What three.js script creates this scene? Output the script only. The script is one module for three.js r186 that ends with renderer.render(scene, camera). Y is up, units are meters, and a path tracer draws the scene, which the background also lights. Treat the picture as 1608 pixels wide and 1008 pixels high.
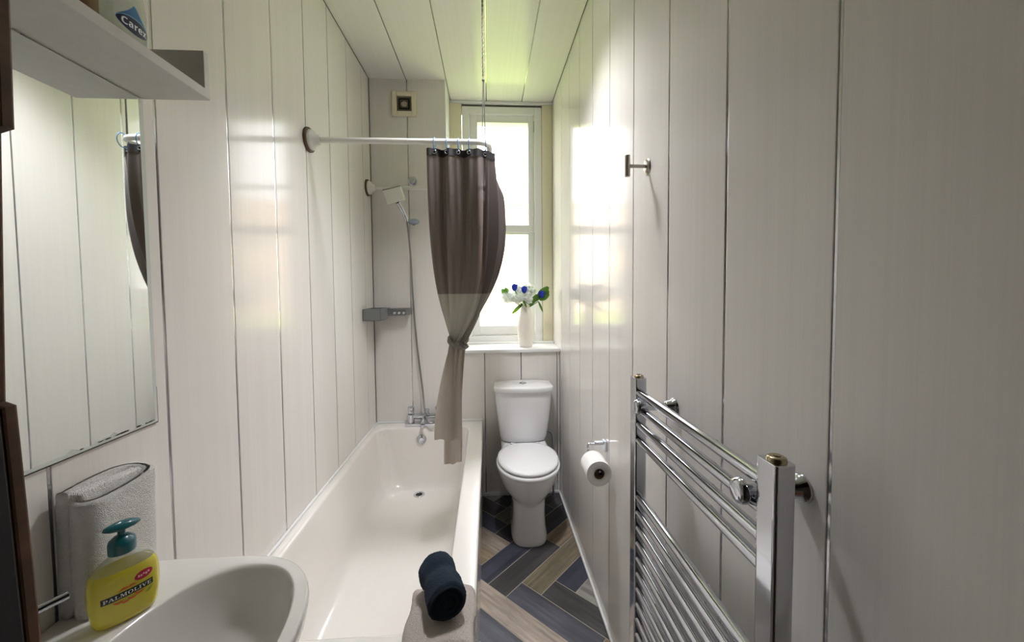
import * as THREE from 'three';
import { RoundedBoxGeometry } from 'three/addons/geometries/RoundedBoxGeometry.js';
import { mergeGeometries, mergeVertices } from 'three/addons/utils/BufferGeometryUtils.js';

// ------------------------------------------------------------------ camera, sky, sun, exposure
const scene = new THREE.Scene();
const renderer = new THREE.WebGLRenderer({ antialias: true });
renderer.toneMapping = THREE.LinearToneMapping;
renderer.toneMappingExposure = 3.25;
renderer.shadowMap.enabled = true;
const EYE = 1.45, LAMP_CANDELA = 2.9;
const camera = new THREE.PerspectiveCamera(2 * Math.atan(504 / 600) * 180 / Math.PI, 1608 / 1008, 0.01, 200);
camera.position.set(0, EYE, 0);
camera.rotation.order = 'YXZ';
camera.rotation.set(-2.37 * Math.PI / 180, -3.54 * Math.PI / 180, -0.49 * Math.PI / 180);
camera.setViewOffset(1608, 1008, 0, 30, 1608, 1008);
scene.add(camera);
scene.background = new THREE.Color(0.97, 0.98, 1.0);
scene.backgroundIntensity = 3.0;
const sun = new THREE.DirectionalLight(0xfff1dc, 5.8);
sun.position.set(9, 11, 2.5); sun.target.position.set(0, 0, -8);
sun.castShadow = true;
sun.shadow.mapSize.set(2048, 2048);
Object.assign(sun.shadow.camera, { left: -25, right: 25, top: 25, bottom: -25, near: 0.5, far: 60 });
scene.add(sun, sun.target);

// ------------------------------------------------------------------ helpers
let seed = 20240611;
const rnd = () => { seed = (seed * 1664525 + 1013904223) >>> 0; return seed / 4294967296; };
const used = new Map();
function numbered(n) { const k = used.get(n) || 0; used.set(n, k + 1); return k ? `${n}_${String(k).padStart(3, '0')}` : n; }
const V = (x, y, z) => new THREE.Vector3(x, y, z);
function tag(o, label, category, group, kind) {
  o.userData.label = label; o.userData.category = category;
  if (group) o.userData.group = group;
  if (kind) o.userData.kind = kind;
  return o;
}
function thing(name, label, category, pos = [0, 0, 0], group, kind) {
  const g = new THREE.Group(); g.name = numbered(name); g.position.set(...pos); scene.add(g);
  return tag(g, label, category, group, kind);
}
function mesh(name, geo, mat, parent, label) {
  const m = new THREE.Mesh(geo, mat); m.name = parent ? name : numbered(name);
  m.castShadow = m.receiveShadow = true;
  if (label) m.userData.label = label;
  (parent || scene).add(m); return m;
}
// uv in metres from the dominant axis of each face
function uvm(g) {
  if (g.index) g = g.toNonIndexed();
  if (!g.attributes.normal) g.computeVertexNormals();
  const p = g.attributes.position, uv = new Float32Array(p.count * 2), a = V(), b = V(), c = V();
  for (let i = 0; i < p.count; i += 3) {
    a.fromBufferAttribute(p, i); b.fromBufferAttribute(p, i + 1); c.fromBufferAttribute(p, i + 2);
    const n = b.clone().sub(a).cross(c.clone().sub(a)), x = Math.abs(n.x), y = Math.abs(n.y), z = Math.abs(n.z);
    [a, b, c].forEach((v, k) => {
      const q = x >= y && x >= z ? [v.z, v.y] : y >= z ? [v.x, v.z] : [v.x, v.y];
      uv[(i + k) * 2] = q[0]; uv[(i + k) * 2 + 1] = q[1];
    });
  }
  g.setAttribute('uv', new THREE.BufferAttribute(uv, 2)); return g;
}
const bare = (g) => { let q = g.index ? g.toNonIndexed() : g; for (const k of Object.keys(q.attributes)) if (!['position', 'normal', 'uv'].includes(k)) q.deleteAttribute(k); q.morphAttributes = {}; return q; };
const merge = (list) => mergeGeometries(list.map(bare));
const box = (x0, x1, y0, y1, z0, z1) => uvm(new THREE.BoxGeometry(x1 - x0, y1 - y0, z1 - z0).translate((x0 + x1) / 2, (y0 + y1) / 2, (z0 + z1) / 2));
const rbox = (x0, x1, y0, y1, z0, z1, r = 0.004, s = 2) => uvm(new RoundedBoxGeometry(x1 - x0, y1 - y0, z1 - z0, s, Math.min(r, (x1 - x0) / 2.05, (y1 - y0) / 2.05, (z1 - z0) / 2.05)).translate((x0 + x1) / 2, (y0 + y1) / 2, (z0 + z1) / 2));
function rod(a, b, r, r2 = r, n = 20) {
  const A = V(...a), B = V(...b), d = B.clone().sub(A), g = new THREE.CylinderGeometry(r2, r, d.length(), n, 1);
  g.applyQuaternion(new THREE.Quaternion().setFromUnitVectors(V(0, 1, 0), d.clone().normalize()));
  return g.translate((A.x + B.x) / 2, (A.y + B.y) / 2, (A.z + B.z) / 2);
}
const tube = (pts, r, n = 64, k = 12, closed = false) => new THREE.TubeGeometry(new THREE.CatmullRomCurve3(pts.map((p) => V(...p)), closed, 'centripetal'), n, r, k, closed);
function lathe(pts, n = 48) { return new THREE.LatheGeometry(pts.map((p) => new THREE.Vector2(p[0], p[1])), n); }
function aim(g, dir, at) { g.applyQuaternion(new THREE.Quaternion().setFromUnitVectors(V(0, 1, 0), V(...dir).normalize())); return g.translate(...at); }
// rings: arrays of equally many [x,y,z] points, joined into a smooth skin
function skin(rings, { capStart = false, capEnd = false, closed = true } = {}) {
  const n = rings[0].length, pos = [], uv = [], idx = [], cols = closed ? n + 1 : n;
  const cum = [0]; for (let i = 1; i < rings.length; i++) cum.push(cum[i - 1] + V(...rings[i][0]).distanceTo(V(...rings[i - 1][0])));
  rings.forEach((r, i) => { let s = 0; for (let j = 0; j < cols; j++) { const p = r[j % n]; if (j) s += V(...p).distanceTo(V(...r[(j - 1) % n])); pos.push(...p); uv.push(s, cum[i]); } });
  for (let i = 0; i < rings.length - 1; i++) for (let j = 0; j < cols - 1; j++) {
    const a = i * cols + j, b = a + 1, c = a + cols, d = c + 1; idx.push(a, c, b, b, c, d);
  }
  const cap = (r, flip) => {
    const c = r.reduce((s, p) => s.map((v, k) => v + p[k] / n), [0, 0, 0]), base = pos.length / 3;
    pos.push(...c); uv.push(0, 0); r.forEach((p) => { pos.push(...p); uv.push(p[0], p[2]); });
    for (let j = 0; j < n; j++) { const a = base + 1 + j, b = base + 1 + (j + 1) % n; flip ? idx.push(base, b, a) : idx.push(base, a, b); }
  };
  if (capStart) cap(rings[0], true); if (capEnd) cap(rings[rings.length - 1], false);
  const g = new THREE.BufferGeometry();
  g.setAttribute('position', new THREE.Float32BufferAttribute(pos, 3));
  g.setAttribute('uv', new THREE.Float32BufferAttribute(uv, 2)); g.setIndex(idx); g.computeVertexNormals();
  if (closed) { // weld the seam's normals
    const nm = g.attributes.normal;
    rings.forEach((r, i) => { const a = i * cols, b = a + n, v = V(nm.getX(a) + nm.getX(b), nm.getY(a) + nm.getY(b), nm.getZ(a) + nm.getZ(b)).normalize(); nm.setXYZ(a, v.x, v.y, v.z); nm.setXYZ(b, v.x, v.y, v.z); });
  }
  return g;
}
// rounded rectangle ring in plan
function rrect(x0, x1, z0, z1, r, y, per = 10) {
  const out = [], cs = [[x1 - r, z1 - r, 0], [x0 + r, z1 - r, 1], [x0 + r, z0 + r, 2], [x1 - r, z0 + r, 3]];
  for (const [cx, cz, q] of cs) for (let i = 0; i < per; i++) { const a = (q + i / (per - 1)) * Math.PI / 2; out.push([cx + r * Math.cos(a), y, cz + r * Math.sin(a)]); }
  return out;
}
const smooth = (a, b, x) => { const t = Math.min(1, Math.max(0, (x - a) / (b - a))); return t * t * (3 - 2 * t); };
const lerp = (a, b, t) => a + (b - a) * t;

// ------------------------------------------------------------------ textures
function noise1(n, per) { const v = Array.from({ length: per }, () => rnd()); return (x) => { const t = x / n * per, i = Math.floor(t), f = t - i, s = f * f * (3 - 2 * f); return v[i % per] * (1 - s) + v[(i + 1) % per] * s; }; }
function noise2(per, pery = per) { const v = Array.from({ length: per * pery }, () => rnd()); return (u, w) => { const x = u * per, y = w * pery, i = Math.floor(x), j = Math.floor(y), f = x - i, g = y - j, s = f * f * (3 - 2 * f), t = g * g * (3 - 2 * g), q = (a, b) => v[(b % pery) * per + a % per]; return (q(i, j) * (1 - s) + q(i + 1, j) * s) * (1 - t) + (q(i, j + 1) * (1 - s) + q(i + 1, j + 1) * s) * t; }; }
function data(w, h, fn, srgb = false) {
  const a = new Uint8Array(w * h * 4);
  for (let y = 0; y < h; y++) for (let x = 0; x < w; x++) { const c = fn(x / w, y / h, x, y), k = (y * w + x) * 4; const v = Array.isArray(c) ? c : [c, c, c]; for (let i = 0; i < 3; i++) a[k + i] = Math.max(0, Math.min(255, Math.round(v[i] * 255))); a[k + 3] = 255; }
  const t = new THREE.DataTexture(a, w, h); t.wrapS = t.wrapT = THREE.RepeatWrapping; t.magFilter = THREE.LinearFilter; t.minFilter = THREE.LinearMipmapLinearFilter; t.generateMipmaps = true;
  if (srgb) t.colorSpace = THREE.SRGBColorSpace; t.needsUpdate = true; return t;
}
const rep = (t, x, y) => { const c = t.clone(); c.repeat.set(x, y); c.needsUpdate = true; return c; };
// extruded PVC: fine waviness across the panel, almost none along it
const s1 = noise1(1, 500), s2 = noise1(1, 170), s3 = noise1(1, 46), w1 = noise2(20, 6);
const streakBump = data(1024, 64, (u, v) => 0.25 * s1(u) + 0.35 * s2(u) + 0.3 * s3(u) + 0.1 * w1(u, v));
const c1 = noise1(1, 420), c2 = noise1(1, 90), c3 = noise2(60, 5);
const streakTint = data(1024, 64, (u, v) => { const k = 0.97 + 0.03 * (0.45 * c1(u) + 0.3 * c2(u) + 0.25 * c3(u, v)); return [k, k * 0.999, k * 0.996]; }, true);
const tn = noise2(128), tn2 = noise2(24), tn3 = noise2(256);
const terry = data(512, 512, (u, v) => 0.55 * tn(u, v) + 0.2 * tn2(u, v) + 0.25 * tn3(u, v));
const g1 = noise2(6, 90), g2 = noise2(3, 30), g3 = noise2(40, 400), g4 = noise2(10, 10);
const grain = data(512, 512, (u, v) => { const k = 0.5 * g1(u, v) + 0.35 * g2(u, v) + 0.25 * g3(u, v) + 0.25 * g4(u, v) - 0.67; return 0.8 + 0.42 * k; }, true);
const wv = data(128, 128, (u, v, x, y) => 0.5 + 0.25 * ((x + y) % 4 < 2 ? 1 : -1) + 0.2 * (rnd() - 0.5));
const mott1 = noise2(14), mott2 = noise2(60);
const mottle = data(256, 256, (u, v) => { const k = 0.94 + 0.06 * (0.6 * mott1(u, v) + 0.4 * mott2(u, v)); return [k, k, k * 0.99]; }, true);

// terry pile height
const pile = (x, y, z) => { const m = (v) => ((v % 1) + 1) % 1; return tn(m(x * 3.1 + y * 1.7), m(z * 3.1 - y * 2.3)) + 0.6 * tn3(m(x * 2.3 + z), m(y * 2.9 + z * 0.7)) - 0.8; };

function softBlock(w, h, l, r, amp, warp) {
  const g = mergeVertices((() => { const b = new THREE.BoxGeometry(w, h, l, 64, 14, 64); b.deleteAttribute('uv'); b.deleteAttribute('normal'); return b; })(), 1e-5);
  const p = g.attributes.position, c = V(), d = V();
  for (let i = 0; i < p.count; i++) {
    d.fromBufferAttribute(p, i); c.set(Math.max(-w / 2 + r, Math.min(w / 2 - r, d.x)), Math.max(-h / 2 + r, Math.min(h / 2 - r, d.y)), Math.max(-l / 2 + r, Math.min(l / 2 - r, d.z)));
    d.sub(c).normalize().multiplyScalar(r + amp * pile(c.x + d.x, c.y + d.y, c.z + d.z)).add(c); p.setXYZ(i, ...warp(d.x, d.y, d.z));
  }
  g.computeVertexNormals(); const uv = new Float32Array(p.count * 2); for (let i = 0; i < p.count; i++) { uv[2 * i] = p.getX(i) + p.getY(i); uv[2 * i + 1] = p.getZ(i) + p.getY(i); } g.setAttribute('uv', new THREE.BufferAttribute(uv, 2)); return g;
}
// ------------------------------------------------------------------ materials
const rgb = (r, g, b) => new THREE.Color().setRGB(r / 255, g / 255, b / 255, THREE.SRGBColorSpace);
const std = (c, o = {}) => new THREE.MeshStandardMaterial({ color: c, roughness: 0.5, ...o });
const phy = (c, o = {}) => new THREE.MeshPhysicalMaterial({ color: c, roughness: 0.5, ...o });
const M = {
  pvc: phy(rgb(238, 234, 229), { roughness: 0.13, map: streakTint, bumpMap: streakBump, bumpScale: 0.00008, ior: 1.5, specularIntensity: 0.4 }),
  pvcCeil: phy(rgb(242, 240, 234), { roughness: 0.16, map: streakTint, bumpMap: streakBump, bumpScale: 0.00004, ior: 1.5, specularIntensity: 0.6 }),
  strip: std(rgb(182, 182, 186), { metalness: 1, roughness: 0.14 }),
  backing: std(rgb(150, 146, 140), { roughness: 0.9 }),
  chrome: std(rgb(206, 209, 217), { metalness: 1, roughness: 0.05 }),
  brushed: std(rgb(178, 172, 162), { metalness: 1, roughness: 0.32 }),
  brass: std(rgb(168, 156, 128), { metalness: 1, roughness: 0.25 }),
  acrylic: phy(rgb(244, 240, 234), { roughness: 0.2, clearcoat: 0.5, clearcoatRoughness: 0.06 }),
  ceramic: phy(rgb(245, 245, 246), { roughness: 0.12, clearcoat: 0.7, clearcoatRoughness: 0.04 }),
  basin: phy(rgb(226, 224, 218), { roughness: 0.14, clearcoat: 0.6, clearcoatRoughness: 0.05 }),
  seat: phy(rgb(248, 248, 249), { roughness: 0.25, clearcoat: 0.3 }),
  upvc: phy(rgb(240, 240, 238), { roughness: 0.3 }),
  cream: std(rgb(236, 228, 200), { roughness: 0.6 }),
  whitePlastic: phy(rgb(236, 234, 226), { roughness: 0.35 }),
  laminate: phy(rgb(222, 219, 216), { roughness: 0.4, map: mottle }),
  greyPlastic: phy(rgb(128, 130, 130), { roughness: 0.35 }),
  dark: std(rgb(38, 36, 34), { roughness: 0.7 }),
  brownPlate: std(rgb(120, 88, 56), { roughness: 0.6, map: grain }),
  wood: std(rgb(142, 100, 68), { roughness: 0.55, map: rep(grain, 1, 1) }),
  mirror: std(rgb(240, 244, 242), { metalness: 1, roughness: 0.015 }),
  mirrorEdge: phy(rgb(214, 219, 212), { roughness: 0.15 }),
  rust: std(rgb(62, 52, 44), { roughness: 0.8 }),
  towelWhite: phy(rgb(240, 237, 233), { roughness: 1, bumpMap: rep(terry, 9, 9), bumpScale: 0.004, sheen: 0.4 }),
  towelBeige: phy(rgb(214, 203, 194), { roughness: 1, bumpMap: rep(terry, 9, 9), bumpScale: 0.004, sheen: 0.4 }),
  towelNavy: phy(rgb(28, 44, 60), { roughness: 1, bumpMap: rep(terry, 9, 9), bumpScale: 0.004, sheen: 0.25, sheenColor: rgb(90, 110, 135) }),
  curtainDark: phy(rgb(100, 88, 84), { roughness: 0.9, transmission: 0.42, thickness: 0, side: THREE.DoubleSide, bumpMap: rep(wv, 60, 60), bumpScale: 0.0002 }),
  curtainGrey: phy(rgb(150, 146, 136), { roughness: 0.9, transmission: 0.35, thickness: 0, side: THREE.DoubleSide, bumpMap: rep(wv, 60, 60), bumpScale: 0.0002 }),
  curtainBeige: phy(rgb(190, 180, 168), { roughness: 0.9, transmission: 0.3, thickness: 0, side: THREE.DoubleSide, bumpMap: rep(wv, 60, 60), bumpScale: 0.0002 }),
  ringBlue: phy(rgb(120, 165, 205), { roughness: 0.2, transmission: 0.4, thickness: 0 }),
  holderBlue: phy(rgb(150, 162, 174), { roughness: 0.2 }),
  glass: phy(rgb(255, 255, 255), { roughness: 0.0, transmission: 1, thickness: 0, ior: 1.5 }),
  paper: std(rgb(244, 242, 238), { roughness: 0.95 }),
  card: std(rgb(128, 98, 72), { roughness: 0.9 }),
  cord: std(rgb(74, 68, 58), { roughness: 0.8 }),
  soap: phy(rgb(232, 220, 74), { roughness: 0.15, transmission: 0.25, thickness: 0, clearcoat: 0.6 }),
  clearPlastic: phy(rgb(232, 236, 232), { roughness: 0.08, transmission: 0.8, thickness: 0 }),
  teal: phy(rgb(8, 92, 100), { roughness: 0.3, clearcoat: 0.4 }),
  vase: phy(rgb(240, 232, 220), { roughness: 0.4 }),
  petalWhite: phy(rgb(240, 244, 238), { roughness: 0.8, transmission: 0.3, thickness: 0, side: THREE.DoubleSide }),
  petalBlue: phy(rgb(28, 58, 190), { roughness: 0.7, side: THREE.DoubleSide }),
  leaf: phy(rgb(86, 130, 40), { roughness: 0.6, transmission: 0.35, thickness: 0, side: THREE.DoubleSide }),
  stem: std(rgb(80, 120, 50), { roughness: 0.7 }),
  grout: std(rgb(176, 168, 152), { roughness: 0.85 }),
  hall: std(rgb(150, 142, 132), { roughness: 0.9 }),
  hallFloor: std(rgb(96, 84, 72), { roughness: 0.9 }),
  lawn: std(rgb(138, 158, 84), { roughness: 1, map: rep(mottle, 0.5, 0.5) }),
  stone: std(rgb(214, 188, 172), { roughness: 0.95, map: rep(mottle, 0.5, 0.5) }),
  slate: std(rgb(110, 112, 118), { roughness: 0.9 }),
  paneDark: std(rgb(120, 128, 134), { roughness: 0.1 }),
};

// ------------------------------------------------------------------ room shell
const XL = -0.765, XR = 0.49, ZB = -2.6, ZW = -2.89, YC = 2.81, XREC = -0.268, YS = 1.02;
const PT = 0.008, GAP = 0.006;
// a panel with softened long edges, run along +y; across = width, thickness in z (front at z=0)
function panelGeo(w, h) {
  const b = 0.0022, s = new THREE.Shape();
  s.moveTo(-w / 2, -PT); s.lineTo(w / 2, -PT); s.lineTo(w / 2, -b); s.quadraticCurveTo(w / 2, 0, w / 2 - b, 0); s.lineTo(-w / 2 + b, 0); s.quadraticCurveTo(-w / 2, 0, -w / 2, -b); s.closePath();
  const g = new THREE.ExtrudeGeometry(s, { depth: h, bevelEnabled: false, curveSegments: 3 });
  g.rotateX(-Math.PI / 2); // (x, y->-z... ) cross-section into xz, run into y
  return g;
}
// a wall clad with upright panels between the given seam positions; place(across, y) -> transform
function clad(parent, seams, y0, y1, put, mat = M.pvc) {
  for (let i = 0; i < seams.length - 1; i++) {
    const a = Math.min(seams[i], seams[i + 1]), b = Math.max(seams[i], seams[i + 1]), w = b - a - GAP;
    if (w < 0.003) continue;
    let g = panelGeo(w, y1 - y0);
    // ExtrudeGeometry cross-section depth -PT ended up at +z; flip so that the face is at z=0 looking to +z
    g = uvm(g.scale(1, 1, -1)); const p = g.attributes.position;
    for (let k = 0; k < p.count; k += 3) { const t = [p.getX(k + 1), p.getY(k + 1), p.getZ(k + 1)]; p.setXYZ(k + 1, p.getX(k + 2), p.getY(k + 2), p.getZ(k + 2)); p.setXYZ(k + 2, ...t); }
    g.computeVertexNormals(); g = uvm(g);
    const uv = g.attributes.uv, off = (i * 0.377) % 1; for (let k = 0; k < uv.count; k++) uv.setX(k, uv.getX(k) + off);
    g.translate((a + b) / 2, y0, 0); put(g); mesh('panel', g, mat, parent);
  }
  for (let i = 1; i < seams.length - 1; i++) {
    const g = rbox(seams[i] - GAP / 2, seams[i] + GAP / 2, y0, y1, -PT, -0.0012, 0.001, 1); put(g); mesh('seam_strip', g, M.strip, parent, 'thin silver strip between panels');
  }
}
const range = (a, b, s) => { const o = []; for (let v = a; s > 0 ? v <= b + 1e-6 : v >= b - 1e-6; v += s) o.push(+v.toFixed(4)); return o; };
// right wall (faces -x): local x -> world z
const wallR = thing('wall_right', 'long glossy white panelled wall behind the chrome towel rail', 'wall', [0, 0, 0], null, 'structure');
mesh('backing', box(XR + PT, XR + 0.12, 0, YC + 0.1, -3.02, 0.0), M.backing, wallR);
clad(wallR, [-0.02, -0.263, ...range(-0.513, -2.8, -0.2522), ZW], 0.0, YC, (g) => g.rotateY(-Math.PI / 2).translate(XR, 0, 0));
// left wall (faces +x): local x -> -z
const wallL = thing('wall_left', 'long glossy white panelled wall beside the bath and mirror', 'wall', [0, 0, 0], null, 'structure');
mesh('backing', box(XL - 0.12, XL - PT, 0, YC + 0.1, -3.02, 0.0), M.backing, wallL);
clad(wallL, [0.16, 0.2, 0.45, 0.70, ...range(0.95, 2.46, 0.25), -ZB], 0, YC, (g) => g.rotateY(Math.PI / 2).translate(XL, 0, 0));
// back wall: fan wall beside the window recess, and the boxing under the sill
const wallB = thing('wall_back', 'short panelled end wall with extractor fan, boxed in under the window sill', 'wall', [0, 0, 0], null, 'structure');
mesh('backing', merge([box(XL - 0.1, XREC - 0.002, 0, YC + 0.1, -3.02, ZB - PT), box(XREC - 0.002, XR + PT, 0, YS - 0.03, -3.02, ZB - PT), box(XREC - 0.002, XR + PT, 2.77, YC + 0.1, -3.02, ZW - 0.012), box(XREC - 0.002, -0.19, YS - 0.03, 2.8, -3.02, ZW - 0.012), box(0.42, XR + PT, YS - 0.03, 2.8, -3.02, ZW - 0.012)]), M.backing, wallB);
clad(wallB, [XL, -0.52, XREC], 0, YC, (g) => g.translate(0, 0, ZB));
clad(wallB, [XREC, -0.03, 0.22, 0.47, XR], 0, YS - 0.022, (g) => g.translate(0, 0, ZB));
mesh('reveal', rbox(XREC - 0.006, XREC, YS, YC, ZW, ZB + 0.001, 0.001, 1), M.upvc, wallB, 'white window reveal');
// ceiling: panels along z
const ceil = thing('ceiling', 'glossy white ceiling of long panels with dark joints', 'ceiling', [0, 0, 0], null, 'structure');
mesh('backing', box(XL - 0.12, XR + 0.12, YC + PT, YC + 0.15, -3.02, 0), M.backing, ceil);
clad(ceil, [XL, -0.525, -0.2625, 0, 0.2625, XR], 0.0, 2.95, (g) => g.rotateX(Math.PI / 2).scale(1, 1, 1).translate(0, YC, -2.95), M.pvcCeil);

// recessed ceiling downlight, above the frame
{
  const px = 0.06, pz = -1.6, l = thing('ceiling_light', 'round flush white ceiling light between bath and towel rail', 'light', [px, YC, pz]);
  mesh('bezel', lathe([[0.1, -0.001], [0.102, -0.007], [0.11, -0.01], [0.12, -0.006], [0.122, 0]], 48), M.upvc, l);
  mesh('lamp_lens', lathe([[0, -0.006], [0.06, -0.005], [0.101, -0.002]], 40), std(rgb(250, 249, 246), { emissive: rgb(250, 250, 255), emissiveIntensity: 1.2 }), l);
  const a = new THREE.SpotLight(rgb(250, 249, 255), LAMP_CANDELA, 0, 55 * Math.PI / 180, 0.9, 2); a.position.set(px, YC - 0.03, pz); a.target.position.set(px, 0, pz);
  a.castShadow = true; a.shadow.radius = 5; a.shadow.mapSize.set(1024, 1024); scene.add(a, a.target);
}
// floor: herringbone planks over pale grout
const floor = thing('floor', 'herringbone floor of navy, charcoal and tan wood-look planks', 'floor', [0, 0, 0], null, 'structure');
mesh('grout_bed', box(XL - 0.1, XR + 0.1, -0.08, -0.0012, -3.0, 0.0), M.grout, floor);
const plankColours = {
  navy: [84, 86, 102], char: [88, 85, 86], slate: [106, 107, 118], black: [70, 68, 74], olive: [160, 148, 122], tan: [186, 166, 138], cream: [226, 208, 190], grey: [178, 175, 168], moss: [132, 128, 114],
};
const plankMats = Object.fromEntries(Object.entries(plankColours).map(([k, c]) => [k, phy(rgb(...c), { roughness: 0.42, map: grain, bumpMap: grain, bumpScale: 0.0004 })]));
function clip(poly, nx, nz, d) { // keep nx*x+nz*z<=d
  const out = [];
  for (let i = 0; i < poly.length; i++) {
    const a = poly[i], b = poly[(i + 1) % poly.length], da = nx * a[0] + nz * a[1] - d, db = nx * b[0] + nz * b[1] - d;
    if (da <= 0) out.push(a);
    if ((da < 0 && db > 0) || (da > 0 && db < 0)) { const t = da / (da - db); out.push([a[0] + (b[0] - a[0]) * t, a[1] + (b[1] - a[1]) * t]); }
  }
  return out;
}
const R2 = Math.SQRT1_2;
function plank(a0, a1, b0, b1, col, alongA, limitA) {
  const q = 0.0024, toX = (a, b) => [(a + b) * R2, (b - a) * R2];
  let poly = [toX(a0 + q, b0 + q), toX(a1 - q, b0 + q), toX(a1 - q, b1 - q), toX(a0 + q, b1 - q)];
  for (const c of [[1, 0, XR - 0.001], [-1, 0, 0.06], [0, -1, 2.592], [0, 1, -0.02]]) poly = clip(poly, ...c);
  if (limitA) poly = clip(poly, R2, -R2, limitA);
  if (poly.length < 3) return;
  let area = 0; poly.forEach((p, i) => { const n = poly[(i + 1) % poly.length]; area += p[0] * n[1] - n[0] * p[1]; });
  if (Math.abs(area) < 2e-5) return;
  const s = new THREE.Shape(poly.map((p) => new THREE.Vector2(p[0], -p[1])));
  const g = new THREE.ExtrudeGeometry(s, { depth: 0.0012, bevelEnabled: false }).rotateX(-Math.PI / 2).translate(0, -0.0012, 0);
  const p = g.attributes.position, uv = g.attributes.uv, ox = rnd(), oy = rnd();
  for (let i = 0; i < p.count; i++) { const a = (p.getX(i) - p.getZ(i)) * R2, b = (p.getX(i) + p.getZ(i)) * R2; uv.setXY(i, (alongA ? a : b) * 0.9 + ox, (alongA ? b : a) * 0.9 + oy); }
  mesh('plank', g, plankMats[col], floor);
}
const W = 0.117;
[ // a0, a1, b0, b1, colour, runs along a
  [1.266, 1.62, -1.407, -1.29, 'navy', 1], [1.266, 1.72, -1.29, -1.173, 'char', 1], [1.383, 2.0, -1.173, -1.056, 'olive', 1], [1.5, 2.0, -1.056, -0.94, 'navy', 1],
  [1.62, 2.2, -1.407, -1.29, 'black', 1], [1.72, 2.2, -1.29, -1.173, 'tan', 1], [2.0, 2.3, -1.173, -1.056, 'navy', 1],
  [1.149, 1.266, -1.6, -0.78, 'cream', 0], [1.266, 1.383, -1.173, -0.72, 'slate', 0], [1.383, 1.5, -1.056, -0.6, 'char', 0], [1.5, 1.617, -0.94, -0.5, 'grey', 0],
  [1.032, 1.149, -1.45, -0.95, 'slate', 0], [1.032, 1.149, -0.95, -0.45, 'navy', 0], [1.149, 1.266, -0.78, -0.3, 'moss', 0], [1.266, 1.383, -0.72, -0.3, 'tan', 0],
  [1.266, 1.326, -1.9, -1.407, 'tan', 0], [1.326, 1.443, -1.9, -1.407, 'tan', 0], [1.443, 1.56, -1.9, -1.407, 'cream', 0],
  [1.56, 2.0, -1.53, -1.407, 'black', 1], [2.0, 2.4, -1.53, -1.407, 'char', 1], [1.56, 1.68, -1.95, -1.53, 'navy', 0], [1.68, 2.4, -1.65, -1.53, 'moss', 1],
  [1.68, 1.8, -2.05, -1.65, 'char', 0], [1.8, 2.4, -1.77, -1.65, 'black', 1], [1.8, 1.92, -2.1, -1.77, 'grey', 0], [1.92, 2.4, -1.9, -1.77, 'char', 1],
].forEach((p) => plank(...p));
{ // the rest of the pattern towards the door
  const L = 0.41, cols = ['navy', 'char', 'slate', 'cream', 'tan', 'moss', 'black', 'grey'];
  for (let m = -4; m < 5; m++) for (let n = -16; n < 17; n++) {
    const a = 0.915 + n * W + m * (L - W), b = -1.29 - 0.351 + n * W - m * (L + W);
    if (a < 1.032) plank(a, a + L, b, b + W, cols[Math.floor(rnd() * 8)], 1, 1.032);
    if (a < 1.032) plank(a, a + W, b + W, b + W + L, cols[Math.floor(rnd() * 8)], 0, 1.032);
  }
}
tag(mesh('baseboard_right', rbox(XR - 0.012, XR, 0, 0.014, ZB, -0.03, 0.005, 3), M.upvc), 'slim pale bead along foot of right wall', 'baseboard', null, 'structure');
tag(mesh('baseboard_back', rbox(-0.044, XR - 0.013, 0, 0.02, ZB, ZB + 0.008, 0.003, 2), M.upvc), 'low white strip along floor behind toilet', 'baseboard', null, 'structure');

// door opening, wooden jamb at the camera's side, wall round it and the hall behind
const door = thing('door_1', 'brown wooden door jamb with lock keep recess, edge on', 'door frame', [0, 0, 0], null, 'structure');
{
  const s = new THREE.Shape(); const xj = -0.166;
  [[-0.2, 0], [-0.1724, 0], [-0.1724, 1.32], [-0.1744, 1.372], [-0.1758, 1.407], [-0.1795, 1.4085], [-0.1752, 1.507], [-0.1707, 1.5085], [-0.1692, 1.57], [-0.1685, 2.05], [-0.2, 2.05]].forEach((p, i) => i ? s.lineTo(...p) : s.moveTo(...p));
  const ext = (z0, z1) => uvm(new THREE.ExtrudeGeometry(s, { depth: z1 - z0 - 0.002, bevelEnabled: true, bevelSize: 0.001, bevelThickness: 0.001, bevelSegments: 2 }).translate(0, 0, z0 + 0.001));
  mesh('jamb_post', ext(-0.1465, -0.02), std(rgb(48, 46, 48), { roughness: 0.6 }), door, 'dark face of the jamb');  // this face is coloured much darker than the brown edge
  mesh('jamb_edge', ext(-0.1515, -0.1466), M.wood, door, 'brown wooden edge');
  mesh('jamb_post', rbox(0.452, 0.488, 0, 2.05, -0.15, -0.02, 0.002), M.wood, door);
  mesh('head_rail', rbox(-0.2, 0.488, 2.05, 2.08, -0.15, -0.02, 0.002), M.wood, door);
}
const wallF = thing('wall_front', 'plain wall round the doorway the view comes through', 'wall', [0, 0, 0], null, 'structure');
mesh('plaster', merge([box(XL - 0.1, -0.2, 0, YC + 0.1, -0.15, -0.02), box(-0.2, XR + PT, 2.08, YC + 0.1, -0.15, -0.02)]), M.backing, wallF);
const hall = thing('wall_hall', 'dim hallway walls beyond the doorway', 'wall', [0, 0, 0], null, 'structure');
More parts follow.
